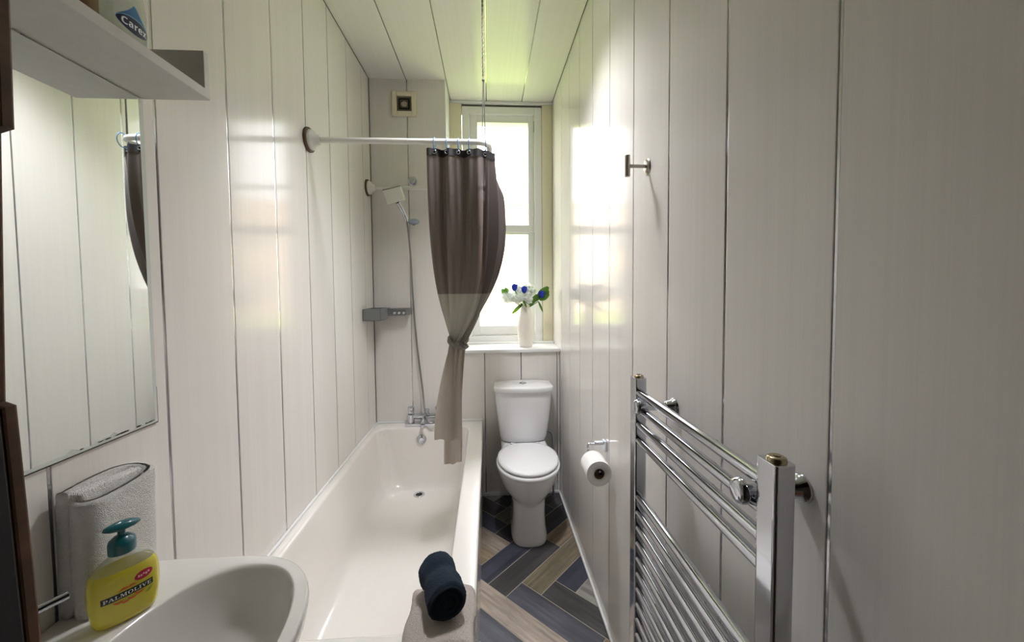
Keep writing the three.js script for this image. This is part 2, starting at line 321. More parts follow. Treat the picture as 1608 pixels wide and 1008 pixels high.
mesh('plaster', merge([box(-1.3, -1.2, 0, 2.7, -0.02, 1.5), box(1.2, 1.3, 0, 2.7, -0.02, 1.5), box(-1.3, 1.3, 0, 2.7, 1.5, 1.6), box(-1.3, 1.3, 2.6, 2.7, -0.02, 1.5), box(-1.3, XL - 0.1, 0, 2.7, -0.12, -0.02), box(XR + 0.1, 1.3, 0, 2.7, -0.12, -0.02), box(-1.3, 1.3, 2.6, 2.95, -0.14, -0.02)]), M.hall, hall);
mesh('carpet', box(-1.3, 1.3, -0.1, 0, 0.0, 1.6), M.hallFloor, hall);

// window
const win = thing('window_1', 'tall white sash window of two panes in a deep recess', 'window', [0, 0, 0], null, 'structure');
{
  const x0 = -0.18, x1 = 0.41, y0 = YS, y1 = 2.775, z0 = -2.99, z1 = ZW + 0.01;
  const fr = (a0, a1, b0, b1, w, d0, d1) => merge([rbox(a0, a0 + w, b0, b1, d0, d1, 0.004), rbox(a1 - w, a1, b0, b1, d0, d1, 0.004), rbox(a0 + w - 0.001, a1 - w + 0.001, b0, b0 + w, d0, d1, 0.004), rbox(a0 + w - 0.001, a1 - w + 0.001, b1 - w, b1, d0, d1, 0.004)]);
  mesh('outer_frame', fr(x0, x1, y0, y1, 0.055, z0, z1), M.upvc, win);
  const u = mesh('upper_sash', fr(-0.123, 0.365, 1.855, 2.722, 0.055, z0 + 0.012, z1 - 0.02), M.upvc, win);
  const l = mesh('lower_sash', merge([fr(-0.123, 0.365, 1.075, 1.9, 0.058, z0 + 0.03, z1 - 0.03), rbox(-0.066, 0.308, 1.13, 1.148, z0 + 0.03, z1 - 0.03, 0.003)]), M.upvc, win);
  mesh('pane', box(-0.07, 0.312, 1.9, 2.67, z0 + 0.028, z0 + 0.032), M.glass, u);
  mesh('pane', box(-0.067, 0.309, 1.13, 1.845, z0 + 0.048, z0 + 0.052), M.glass, l);
  mesh('catch', rbox(0.352, 0.36, 2.6, 2.68, z1 - 0.021, z1 - 0.006, 0.003), M.greyPlastic, win);
}
tag(mesh('trim_1', merge([rbox(XREC, XR, YS - 0.024, YS - 0.001, ZW, ZB + 0.018, 0.006, 3), rbox(XREC, XR, YS - 0.001, YS + 0.012, ZW, ZW + 0.05, 0.003)]), M.upvc), 'white window sill board over the toilet', 'window sill', null, 'structure');
tag(mesh('trim_2', rbox(XREC, -0.182, YS + 0.012, YC - 0.02, ZW, ZW + 0.016, 0.003), M.cream), 'cream upright strip on the curtain side of the window', 'trim', null, 'structure');
tag(mesh('trim_3', rbox(0.412, XR - 0.001, YS + 0.012, YC - 0.02, ZW, ZW + 0.016, 0.003), M.cream), 'cream upright strip between window and right wall', 'trim', null, 'structure');
tag(mesh('trim_4', rbox(XREC + 0.001, XR - 0.001, YC - 0.02, YC - 0.001, ZW, ZW + 0.024, 0.003), M.upvc), 'white strip over the window under the ceiling', 'trim', null, 'structure');
tag(mesh('trim_5', merge([rbox(XL, XL + 0.01, 0.53, 0.542, ZB, -0.87, 0.004, 3), rbox(XL, -0.05, 0.53, 0.542, ZB, ZB + 0.01, 0.004, 3)]), M.upvc), 'white sealing bead between bath rim and wall panels', 'trim', null, 'structure');

// outside: lawn and a pale sandstone house across it
tag(mesh('lawn', box(-30, 30, -0.6, -0.4, -40, -3.03), M.lawn), 'sunlit green lawn outside the window', 'lawn', null, null, 'structure').userData.kind = 'structure';
{
  const b = thing('house', 'pale pink sandstone house across the lawn outside', 'building', [0, -0.4, -26]);
  mesh('wall', box(-16, 16, 0, 7.5, -4, 0), M.stone, b);
  mesh('cornice', rbox(-16.2, 16.2, 7.3, 7.6, -4.1, 0.2, 0.05, 1), M.stone, b);
  for (let i = 0; i < 10; i++) for (const y of [1, 4.2]) mesh('house_window', rbox(-14.4 + i * 3, -13.2 + i * 3, y, y + 1.8, -0.05, 0.03, 0.01, 1), M.paneDark, b);
}

// ------------------------------------------------------------------ bath
{
  const b = thing('bathtub', 'long white bath along the left wall under the curtain', 'bathtub');
  const X0 = XL + 0.001, X1 = -0.045, Z0 = ZB + 0.001, Z1 = -0.86, Y = 0.53, r = (a, bb, c, d, rr, y) => rrect(a, bb, c, d, rr, y, 12);
  const ix0 = -0.722, ix1 = -0.137, iz0 = -2.5, iz1 = -1.0;
  const rings = [
    r(X0, X1, Z0, Z1, 0.012, 0.485), r(X0, X1, Z0, Z1, 0.012, Y - 0.01), r(X0 + 0.002, X1 - 0.003, Z0 + 0.002, Z1 - 0.003, 0.012, Y - 0.003), r(X0 + 0.006, X1 - 0.01, Z0 + 0.006, Z1 - 0.01, 0.012, Y),
    r(ix0 - 0.012, ix1 + 0.012, iz0 - 0.012, iz1 + 0.012, 0.07, Y), r(ix0 - 0.004, ix1 + 0.004, iz0 - 0.004, iz1 + 0.004, 0.065, Y - 0.003), r(ix0, ix1, iz0, iz1, 0.062, Y - 0.012),
    r(ix0 + 0.006, ix1 - 0.006, iz0 + 0.004, iz1 - 0.02, 0.065, Y - 0.06), r(ix0 + 0.022, ix1 - 0.022, iz0 + 0.014, iz1 - 0.09, 0.085, 0.33), r(ix0 + 0.036, ix1 - 0.036, iz0 + 0.026, iz1 - 0.16, 0.1, 0.23),
    r(ix0 + 0.05, ix1 - 0.05, iz0 + 0.036, iz1 - 0.21, 0.105, 0.185), r(ix0 + 0.075, ix1 - 0.075, iz0 + 0.055, iz1 - 0.25, 0.1, 0.158), r(ix0 + 0.11, ix1 - 0.11, iz0 + 0.09, iz1 - 0.3, 0.09, 0.15), r(ix0 + 0.2, ix1 - 0.2, iz0 + 0.3, iz1 - 0.6, 0.05, 0.147),
  ];
  const g = skin(rings, { capEnd: true });
  const t = mesh('tub', g, M.acrylic, b); t.material = M.acrylic.clone(); t.material.side = THREE.DoubleSide;
  mesh('side_panel', rbox(X1 - 0.02, X1 - 0.006, 0, 0.486, Z0, Z1 - 0.004, 0.003), M.acrylic, b);
  mesh('end_panel', rbox(X0, X1 - 0.021, 0, 0.486, Z1 - 0.02, Z1 - 0.004, 0.003), M.acrylic, b);
  mesh('overflow', aim(lathe([[0, 0.016], [0.012, 0.017], [0.02, 0.015], [0.027, 0.01], [0.031, 0.002], [0.031, 0]], 40), [0, 0, 1], [-0.447, 0.455, iz0 + 0.006]), M.chrome, b, 'round chrome overflow cover');
  const d = mesh('drain', lathe([[0.034, 0], [0.034, 0.003], [0.03, 0.005], [0.022, 0.004], [0.02, 0.001]], 40).translate(-0.447, 0.149, -2.375), M.chrome, b, 'chrome waste ring');
  mesh('drain_hole', new THREE.CylinderGeometry(0.0205, 0.0205, 0.002, 32).translate(-0.447, 0.1505, -2.375), M.dark, d);
}
{ // bath mixer on the far rim
  const t = thing('bath_mixer_tap', 'chrome bath mixer tap with two upright handles on the rim', 'tap', [-0.43, 0.53, -2.545]);
  mesh('base', merge([rbox(-0.125, 0.125, 0.0, 0.02, -0.03, 0.03, 0.006), rod([-0.09, 0.02, 0], [-0.09, 0.05, 0], 0.022), rod([0.09, 0.02, 0], [0.09, 0.05, 0], 0.022)]), M.chrome, t);
  mesh('body', merge([rod([-0.1, 0.062, 0], [0.1, 0.062, 0], 0.017), rod([-0.09, 0.04, 0], [-0.09, 0.075, 0], 0.025), rod([0.09, 0.04, 0], [0.09, 0.075, 0], 0.025)]), M.chrome, t);
  for (const s of [-1, 1]) mesh('handle', merge([lathe([[0, 0.125], [0.02, 0.125], [0.0225, 0.121], [0.0205, 0.1], [0.0195, 0.075], [0, 0.075]], 32).translate(s * 0.09, 0, 0), rbox(s * 0.09 - 0.006, s * 0.09 + 0.006, 0.09, 0.105, 0.015, 0.032, 0.004)]), M.chrome, t);
  mesh('spout', merge([tube([[0, 0.062, 0], [0, 0.06, 0.04], [0, 0.052, 0.075], [0, 0.034, 0.088]], 0.0135, 24, 16), rod([0, 0.036, 0.087], [0, 0.016, 0.09], 0.016, 0.016)]), M.chrome, t);
  mesh('diverter', merge([rod([0.015, 0.062, 0], [0.015, 0.1, 0], 0.012), rod([0.015, 0.1, 0], [0.015, 0.108, 0], 0.015)]), M.chrome, t);
}
{ // hand shower with its hose
  const s = thing('hand_shower', 'white square shower head on chrome handle with long grey hose', 'shower');
  const hd = new THREE.Group(); hd.name = 'head'; s.add(hd);
  hd.position.set(-0.575, 2.015, -2.43); hd.rotation.set(0.25, 0.12, 0.24);
  mesh('head_shell', rbox(-0.058, 0.058, -0.04, 0.045, -0.022, 0.014, 0.008, 3), M.whitePlastic, hd);
  mesh('head_rim', rbox(-0.056, 0.056, 0.044, 0.05, -0.024, 0.008, 0.003), M.greyPlastic, hd);
  mesh('handle', tube([[-0.556, 1.975, -2.44], [-0.54, 1.945, -2.46], [-0.525, 1.905, -2.485], [-0.515, 1.868, -2.5]], 0.0135, 24, 16), M.chrome, s);
  mesh('hose', tube([[-0.514, 1.87, -2.5], [-0.509, 1.8, -2.515], [-0.506, 1.62, -2.56], [-0.5, 1.4, -2.57], [-0.482, 1.1, -2.575], [-0.462, 0.9, -2.57], [-0.44, 0.72, -2.555], [-0.425, 0.64, -2.51], [-0.405, 0.58, -2.485], [-0.37, 0.565, -2.48], [-0.335, 0.59, -2.5], [-0.33, 0.61, -2.535]], 0.0062, 160, 10), std(rgb(150, 150, 148), { metalness: 0.85, roughness: 0.35 }), s);
}
{
  const h = thing('shower_bracket', 'pale blue grey oval shower holder on the end wall', 'bracket', [-0.49, 1.872, ZB]);
  mesh('arm', merge([rod([0, 0, 0], [0, 0, 0.06], 0.014), rod([-0.0, 0, 0.055], [-0.0, 0, 0.1], 0.012)]), M.holderBlue, h);
  mesh('cradle', merge([new THREE.SphereGeometry(0.036, 28, 18).scale(1.05, 0.52, 0.8).translate(0.012, 0, 0.07)]), M.holderBlue, h);
  const k = thing('wall_outlet', 'small round chrome wall outlet above the white shower head', 'wall outlet', [-0.492, 2.147, ZB]);
  mesh('rose', aim(lathe([[0.001, 0.012], [0.026, 0.01], [0.03, 0.004], [0.03, 0]], 32), [0, 0, 1], [0, 0, 0]), M.chrome, k);
  mesh('knob', merge([rod([0, 0, 0.008], [0, 0, 0.045], 0.02, 0.016), rod([0, -0.004, 0.03], [0.02, 0.012, 0.05], 0.012)]), M.chrome, k);
}
{ // caddy in the corner
  const c = thing('corner_caddy', 'grey plastic wall caddy with box and slotted rack in bath corner', 'caddy', [0, 1.245, ZB]);
  const w = 0.004, bx = [-0.762, -0.655, 0, 0.072, 0.075, 0.235];
  mesh('tray', merge([rbox(bx[0], bx[1], 0, w, bx[4], bx[5], 0.001, 1), rbox(bx[0], bx[0] + w, 0, bx[3], bx[4], bx[5], 0.001, 1), rbox(bx[1] - w, bx[1], 0, bx[3], bx[4], bx[5], 0.001, 1), rbox(bx[0], bx[1], 0, bx[3], bx[5] - w, bx[5], 0.001, 1), rbox(bx[0], bx[1], 0, bx[3], bx[4], bx[4] + w, 0.001, 1)]), M.greyPlastic, c);
  mesh('mount', rbox(-0.762, -0.655, 0.03, 0.07, 0.0, 0.078, 0.003), M.greyPlastic, c);
  const rk = mesh('rack', merge([rbox(-0.656, -0.525, 0.02, 0.066, 0, 0.006, 0.002), rbox(-0.656, -0.525, 0.018, 0.024, 0.0, 0.07, 0.002), rbox(-0.656, -0.525, 0.058, 0.066, 0.062, 0.07, 0.002), rbox(-0.656, -0.64, 0.02, 0.066, 0.0, 0.07, 0.002), rbox(-0.537, -0.525, 0.02, 0.066, 0.0, 0.07, 0.002), ...[0, 1, 2, 3].map((i) => rbox(-0.632 + i * 0.03, -0.624 + i * 0.03, 0.02, 0.062, 0.062, 0.069, 0.002))]), M.greyPlastic, c);
  for (let i = 0; i < 3; i++) mesh('peg', rod([-0.613 + i * 0.03, 0.036, 0.055], [-0.613 + i * 0.03, 0.036, 0.073], 0.007), M.whitePlastic, rk);
}
{ // extractor fan
  const f = thing('extractor_fan', 'square cream extractor fan with dark grille high on end wall', 'fan', [-0.535, 2.645, ZB]);
  const q = 0.079, k = 0.047;
  mesh('cover', merge([rbox(-q, -k, -q, q, 0, 0.024, 0.006), rbox(k, q, -q, q, 0, 0.024, 0.006), rbox(-k - 0.002, k + 0.002, k, q, 0, 0.024, 0.006), rbox(-k - 0.002, k + 0.002, -q, -k, 0, 0.024, 0.006)]), std(rgb(232, 224, 200), { roughness: 0.5 }), f);
  mesh('duct', box(-k, k, -k, k, 0.001, 0.005), M.dark, f, 'dark fan opening');
  for (let i = 0; i < 4; i++) { const s = 0.042 - i * 0.009; if (i % 2 === 0) mesh('grille_ring', merge([rbox(-s, s, s - 0.004, s, 0.01, 0.02, 0.001, 1), rbox(-s, s, -s, -s + 0.004, 0.01, 0.02, 0.001, 1), rbox(-s, -s + 0.004, -s, s, 0.01, 0.02, 0.001, 1), rbox(s - 0.004, s, -s, s, 0.01, 0.02, 0.001, 1)]), std(rgb(120, 112, 92), { roughness: 0.5 }), f); }
  mesh('hub', aim(lathe([[0, 0.012], [0.016, 0.011], [0.02, 0.004], [0.02, 0]], 28), [0, 0, 1], [0, 0, 0.008]), std(rgb(168, 160, 138), { roughness: 0.5 }), f);
}

// ------------------------------------------------------------------ curtain rail, cord, curtain
const RY = 2.085, RZ1 = -1.72, RZ2 = -2.52, RX = 0.012, RR = 0.0125;
{
  const r = thing('curtain_rail', 'white U-shaped shower curtain rail fixed to left wall', 'curtain rail');
  const pts = [[XL + 0.02, RY, RZ1], [-0.3, RY, RZ1], [RX - 0.06, RY, RZ1]];
  for (let i = 1; i <= 5; i++) { const a = i / 6 * Math.PI / 2; pts.push([RX - 0.06 + 0.06 * Math.sin(a), RY, RZ1 - 0.06 + 0.06 * Math.cos(a)]); }
  pts.push([RX, RY, RZ1 - 0.06], [RX, RY, -2.1], [RX, RY, RZ2 + 0.06]);
  for (let i = 1; i <= 5; i++) { const a = i / 6 * Math.PI / 2; pts.push([RX - 0.06 + 0.06 * Math.cos(a), RY, RZ2 + 0.06 - 0.06 * Math.sin(a)]); }
  pts.push([RX - 0.06, RY, RZ2], [-0.3, RY, RZ2], [XL + 0.02, RY, RZ2]);
  mesh('pole', tube(pts, RR, 220, 16), M.whitePlastic, r);
  for (const z of [RZ1, RZ2]) {
    const f = mesh('flange', aim(lathe([[0.014, 0.042], [0.02, 0.04], [0.024, 0.022], [0.04, 0.014], [0.043, 0.006], [0.043, 0.0]], 40), [1, 0, 0], [XL + 0.01, RY, z]), M.whitePlastic, r);
    mesh('wall_plate', aim(lathe([[0, 0.011], [0.049, 0.011], [0.052, 0.008], [0.052, 0]], 40), [1, 0, 0], [XL, RY, z]), M.brownPlate, f, 'brown round back plate');
  }
}
{
  const c = thing('rail_cord', 'twisted brown cord from ceiling holding up the curtain rail corner', 'cord');
  const a = [], b = [];
  for (let i = 0; i <= 60; i++) { const t = i / 60, y = lerp(YC, RY + 0.012, t), sp = t < 0.62 ? 0.0024 : lerp(0.0024, 0.011, (t - 0.62) / 0.38), w = t < 0.62 ? t * 120 : 0.62 * 120; a.push([-0.012 + sp * Math.cos(w), y, RZ1 - 0.012 + sp * Math.sin(w)]); b.push([-0.012 - sp * Math.cos(w), y, RZ1 - 0.012 - sp * Math.sin(w)]); }
  mesh('strand', tube(a, 0.0022, 240, 8), M.cord, c); mesh('strand', tube(b, 0.0022, 240, 8), M.cord, c);
  mesh('knot', new THREE.SphereGeometry(0.006, 16, 12).scale(1, 1.3, 1).translate(-0.012, 2.36, RZ1 - 0.012), M.cord, c);
  mesh('ceiling_hook', merge([rod([-0.012, YC - 0.012, RZ1 - 0.012], [-0.012, YC, RZ1 - 0.012], 0.008)]), M.chrome, c);
}
{
  const cur = thing('shower_curtain', 'brown and grey shower curtain tied in a knot at the waist', 'curtain');
  const N = 220, TOP = 2.052, TIE = 1.175;
  const topCurve = (s) => { // plan position and outward normal along the rail
    const f = 0.27, side = 0.4, L = f + side, d = s * L;
    if (d < f - 0.03) return [-0.262 + d, RZ1, 0, 1];
    if (d < f + 0.03) { const a = (d - f + 0.03) / 0.06 * Math.PI / 2; return [-0.262 + f - 0.03 + 0.04 * Math.sin(a), RZ1 - 0.04 + 0.04 * Math.cos(a), Math.sin(a), Math.cos(a)]; }
    return [RX + 0.004, RZ1 - 0.04 - (d - f - 0.03), 1, 0];
  };
  const fold = (s) => 0.62 * Math.sin(s * 2 * Math.PI * 7.2 + 0.6 * Math.sin(s * 11)) + 0.3 * Math.sin(s * 2 * Math.PI * 15 + 1.1) ;
  const ybot = (s) => lerp(0.7, 0.565, smooth(0.52, 0.54, s)) - 0.02 * s + 0.012 * Math.sin(s * 14);
  function at(s, y, t2) {
    const [x, z, nx, nz] = topCurve(s), f = fold(s);
    const ta = s * 2 * Math.PI * 1.0 + 2.4, rr = 0.03 + 0.012 * Math.sin(s * 2 * Math.PI * 9.3);
    const tie = [-0.152 + rr * Math.cos(-ta), -1.9 + rr * Math.sin(-ta) * 0.9];
    if (t2 <= 0) {
      const t = Math.max(0, (TOP - y) / (TOP - TIE)), w = Math.pow(t, 4.2), wz = Math.pow(t, 1.7), amp = 0.02 + 0.028 * Math.sin(Math.min(1, t * 1.15) * Math.PI) * (1 - w);
      const bulge = Math.sin(Math.min(1, t) * Math.PI) * (1 - w);
      const out = 0.042 * smooth(0, 0.16, t) * (1 - w) * smooth(0.6, 0.8, s);
      const px = x + nx * (amp * f + out), pz = z + nz * (amp * f + 0.01 * bulge);
      return [lerp(px, tie[0], w), y, lerp(pz, tie[1], lerp(w, wz, 1 - smooth(0.5, 0.8, s)))];
    }
    // below the knot: two overlapping tails
    const k = 1 - Math.pow(1 - t2, 2), first = s < 0.53, q = first ? s / 0.53 : (s - 0.53) / 0.47;
    const hx = first ? lerp(-0.272, -0.135, q) : lerp(-0.142, -0.232, q), hz = first ? -1.865 + 0.022 * Math.sin(q * 7) + 0.006 * Math.sin(q * 17) : -1.93 + 0.018 * Math.sin(q * 7 + 1) + 0.005 * Math.sin(q * 15);
    return [lerp(tie[0], hx, k), y, lerp(tie[1], hz, k)];
  }
  function sheet(rows) {
    const pos = [], uv = [], idx = [];
    rows.forEach((r, i) => { for (let j = 0; j <= N; j++) { const s = j / N, p = r(s); pos.push(...p); uv.push(s * 1.6, p[1]); } });
    for (let i = 0; i < rows.length - 1; i++) for (let j = 0; j < N; j++) { const a = i * (N + 1) + j, b = a + 1, c = a + N + 1, d = c + 1; idx.push(a, c, b, b, c, d); }
    const g = new THREE.BufferGeometry(); g.setAttribute('position', new THREE.Float32BufferAttribute(pos, 3)); g.setAttribute('uv', new THREE.Float32BufferAttribute(uv, 2)); g.setIndex(idx); g.computeVertexNormals(); return g;
  }
  const rowsY = (y0, y1, n) => Array.from({ length: n + 1 }, (_, i) => (s) => at(s, lerp(y0, y1, i / n) + 0.0, 0));
  mesh('upper_panel', sheet(rowsY(TOP, 1.415, 46)), M.curtainDark, cur, 'dark brown upper part');
  mesh('middle_band', sheet(rowsY(1.415, TIE, 24)), M.curtainGrey, cur, 'grey band');
  mesh('lower_panel', sheet(Array.from({ length: 31 }, (_, i) => (s) => at(s, lerp(TIE, ybot(s), i / 30), Math.max(1e-6, i / 30)))), M.curtainBeige, cur, 'beige tail below the knot');
  const hemRow = (o) => (s) => { const p = at(s, TOP - o, 0), [, , nx, nz] = topCurve(s); return [p[0] + nx * 0.0025, p[1], p[2] + nz * 0.0025]; };
  mesh('header_tape', sheet([hemRow(-0.002), hemRow(0.03)]), phy(rgb(40, 36, 35), { roughness: 0.8, side: THREE.DoubleSide }), cur, 'dark stitched top band');
  // knot: twisted tube wound round the waist
  const kp = []; for (let i = 0; i <= 22; i++) { const a = i / 22 * Math.PI * 2.3; kp.push([-0.152 + 0.042 * Math.cos(a), 1.182 - 0.018 * Math.sin(a + 0.6) + 0.0015 * i - 0.016, -1.9 + 0.04 * Math.sin(a)]); }
  const kg = tube(kp, 0.0115, 120, 14); { const p = kg.attributes.position; for (let i = 0; i < p.count; i++) { const k = 0.0022 * Math.sin(p.getX(i) * 420 + p.getY(i) * 300); p.setXYZ(i, p.getX(i) + k, p.getY(i) + k, p.getZ(i) + k); } kg.computeVertexNormals(); }
  mesh('knot', kg, M.curtainGrey, cur, 'grey knot');
  // rings and eyelets
  const spots = [0.05, 0.13, 0.205, 0.275, 0.385, 0.56, 0.7, 0.84, 0.97];
  for (const s of spots) {
    const [x, z, nx] = topCurve(s), p = at(s, TOP - 0.014, 0), sideways = nx > 0.5;
    const g = new THREE.TorusGeometry(0.0255, 0.0021, 10, 36); g.rotateY(sideways ? 0 : Math.PI / 2); g.scale(1, 1.15, 1).translate(sideways ? RX : x, RY - 0.0125, sideways ? z : RZ1);
    tag(mesh('curtain_ring', g, M.ringBlue), sideways ? 'pale blue ring on the rail arm that runs along the bath edge' : 'pale blue ring on the rail arm that crosses the bath', 'curtain ring', sideways ? 'rings on the long arm of the rail' : 'rings on the cross arm of the rail');
    const [, , ex, ez] = topCurve(s);
    mesh('eyelet', aim(new THREE.TorusGeometry(0.007, 0.0026, 8, 24).rotateX(Math.PI / 2), [ex, 0, ez], [p[0] + ex * 0.004, TOP - 0.014, p[2] + ez * 0.004]), M.chrome, cur, 'small silver eyelet');
  }
}

// ------------------------------------------------------------------ toilet
{
  const t = thing('toilet', 'white close-coupled toilet with lid down under the window', 'toilet', [0.222, 0, 0]);
  // D shaped plan: half width w, from z0 (back) to z1 (front)
  const dring = (w, z0, z1, y, n = 48, sq = 2.5) => Array.from({ length: n }, (_, i) => { const a = i / n * Math.PI * 2, c = Math.cos(a), s = Math.sin(a), zc = z0 + (z1 - z0) * 0.46, e = s > 0 ? 2.05 : sq; const k = Math.pow(Math.pow(Math.abs(c), e) + Math.pow(Math.abs(s), e), -1 / e); return [w * c * k, y, zc + (s > 0 ? (z1 - zc) : (zc - z0)) * s * k]; });
  const ped = (w, z1, y) => { const A = dring(w, -2.5, z1, y), n = 48; return A.map((p, i) => { const a = i / n * Math.PI * 2, c = Math.cos(a), s = Math.sin(a), e = 2.9, k = Math.pow(Math.pow(Math.abs(c), e) + Math.pow(Math.abs(s), e), -1 / e), zc = -2.2; return [w * c * k, y, s > 0 ? zc + (z1 - zc) * s * k : zc + 0.3 * s * k]; }); };
  const pan = [
    ped(0.103, -2.055, 0.0), ped(0.105, -2.052, 0.012), ped(0.103, -2.054, 0.03), ped(0.096, -2.064, 0.08), ped(0.093, -2.068, 0.15), ped(0.094, -2.068, 0.21),
    dring(0.112, -2.5, -2.062, 0.225), dring(0.135, -2.5, -2.046, 0.25), dring(0.155, -2.49, -2.025, 0.285), dring(0.17, -2.47, -2.005, 0.33), dring(0.178, -2.45, -1.99, 0.37), dring(0.179, -2.44, -1.988, 0.395), dring(0.172, -2.43, -1.995, 0.402), dring(0.12, -2.38, -2.04, 0.402),
  ];
  mesh('pan', skin(pan, { capEnd: true, capStart: true }), M.ceramic, t);
  mesh('pan_shelf', rbox(-0.15, 0.15, 0.36, 0.432, -2.585, -2.36, 0.02, 4), M.ceramic, t);
  const slab = (w, z0, z1, y0, y1, e = 0.006) => skin([dring(w - e, z0 + e, z1 - e, y0, 56, 2.3), dring(w, z0, z1, y0 + e, 56, 2.3), dring(w, z0, z1, y1 - e, 56, 2.3), dring(w - e * 0.8, z0 + e * 0.8, z1 - e * 0.8, y1 - e * 0.25, 56, 2.3), dring(w - e * 2.2, z0 + e * 2.2, z1 - e * 2.2, y1, 56, 2.3)], { capStart: true, capEnd: true });
  mesh('seat_ring', slab(0.186, -2.4, -1.968, 0.405, 0.427), M.seat, t);
  mesh('lid', slab(0.178, -2.4, -1.978, 0.43, 0.452, 0.008), M.seat, t);
  for (const s of [-1, 1]) mesh('hinge', rod([s * 0.075 - 0.018, 0.44, -2.395], [s * 0.075 + 0.018, 0.44, -2.395], 0.011), M.chrome, t);
  // cistern: tapered, front slightly bowed
  const cring = (w, d, y) => { const out = []; const n = 56; for (let i = 0; i < n; i++) { const a = i / n * Math.PI * 2, c = Math.cos(a), s = Math.sin(a), e = 7, k = Math.pow(Math.pow(Math.abs(c), e) + Math.pow(Math.abs(s), e), -1 / e); const x = w * c * k; let z = d / 2 * s * k; if (s > 0) z += 0.022 * (1 - (x / w) ** 2) - 0.01; out.push([x, y, -2.588 + d / 2 + z]); } return out; };
  mesh('cistern', skin([cring(0.135, 0.14, 0.435), cring(0.148, 0.15, 0.442), cring(0.155, 0.155, 0.47), cring(0.168, 0.16, 0.57), cring(0.182, 0.168, 0.7), cring(0.188, 0.17, 0.765)], { capStart: true, capEnd: true }), M.ceramic, t);
  const lid = mesh('cistern_lid', skin([cring(0.188, 0.172, 0.764), cring(0.194, 0.18, 0.768), cring(0.197, 0.184, 0.775), cring(0.197, 0.184, 0.79), cring(0.194, 0.181, 0.798), cring(0.184, 0.172, 0.803), cring(0.1, 0.09, 0.806)], { capStart: true, capEnd: true }), M.ceramic, t);
  mesh('flush_button', lathe([[0.024, 0], [0.024, 0.004], [0.02, 0.006], [0.019, 0.004], [0, 0.004]], 32).translate(0, 0.805, -2.5), M.chrome, lid, 'round chrome flush button');
  mesh('supply_pipe', tube([[0.15, 0.46, -2.57], [0.2, 0.44, -2.575], [0.215, 0.36, -2.578], [0.215, 0.1, -2.578], [0.215, 0.0, -2.578]], 0.0075, 48, 10), M.chrome, t);
}

// ------------------------------------------------------------------ right wall fittings
{ // towel radiator
  const r = thing('towel_radiator', 'tall chrome ladder towel radiator on the right wall', 'radiator');
  const px = 0.412, zf = -1.022, zn = -0.516, top = 1.195, bot = 0.16;
  const s = new THREE.Shape(), a = 0.0185, d = 0.0155, k = 0.009; // upright: flat front, rounded sides and back
  s.moveTo(-d, -a + 0.004); s.quadraticCurveTo(-d, -a, -d + 0.004, -a); s.lineTo(d - k, -a); s.quadraticCurveTo(d, -a, d, -a + k); s.lineTo(d, a - k); s.quadraticCurveTo(d, a, d - k, a); s.lineTo(-d + 0.004, a); s.quadraticCurveTo(-d, a, -d, a - 0.004); s.closePath();
  for (const z of [zn, zf]) {
    const g = new THREE.ExtrudeGeometry(s, { depth: top - bot, bevelEnabled: true, bevelSize: 0.0012, bevelThickness: 0.0012, bevelSegments: 2, curveSegments: 8 }).rotateX(-Math.PI / 2).translate(px, bot, z);
    const u = mesh('upright', g, M.chrome, r);
    mesh('end_cap', merge([lathe([[0, 0.007], [0.009, 0.007], [0.0125, 0.005], [0.0135, 0]], 28).translate(px, top + 0.001, z), rod([px, top + 0.006, z], [px, top + 0.0095, z], 0.005)]), M.brass, u, 'small brass end cap');
    mesh('bracket', merge([aim(lathe([[0, 0.012], [0.012, 0.012], [0.018, 0.009], [0.02, 0.003], [0.02, 0]], 28), [-1, 0, 0], [px - 0.02, 1.128, z + (z === zn ? -0.045 : 0.05)]), rod([px - 0.022, 1.128, z + (z === zn ? -0.045 : 0.05)], [XR - 0.02, 1.128, z + (z === zn ? -0.045 : 0.05)], 0.0095), aim(lathe([[0.01, 0.026], [0.014, 0.024], [0.016, 0.01], [0.021, 0.006], [0.0225, 0]], 28), [-1, 0, 0], [XR - 0.0012, 1.128, z + (z === zn ? -0.045 : 0.05)])]), M.chrome, r, 'round chrome wall bracket');
  }
  const ys = []; for (let i = 0; i < 4; i++) ys.push(1.157 - i * 0.0435); for (let i = 0; i < 10; i++) ys.push(0.868 - i * 0.0435); for (let i = 0; i < 3; i++) ys.push(0.31 - i * 0.0435);
  for (const y of ys) mesh('rung', rod([px - 0.004, y, zf + 0.012], [px - 0.004, y, zn - 0.012], 0.0108, 0.0108, 24), M.chrome, r);
}
{
  const h = thing('robe_hook', 'brushed steel T-shaped robe hook high on the right wall', 'hook', [XR, 1.812, -1.155]);
  mesh('rose', aim(lathe([[0, 0.006], [0.012, 0.007], [0.021, 0.005], [0.023, 0]], 36), [-1, 0, 0], [0, 0, 0]), M.brushed, h);
  mesh('stem', rod([-0.004, 0, 0], [-0.06, 0, 0], 0.0058), M.brushed, h);
  mesh('bar', aim(lathe([[0, -0.032], [0.0072, -0.032], [0.008, -0.031], [0.008, 0.031], [0.0072, 0.032], [0, 0.032]], 28), [0, 1, 0], [-0.063, 0, 0]), M.brushed, h);
}
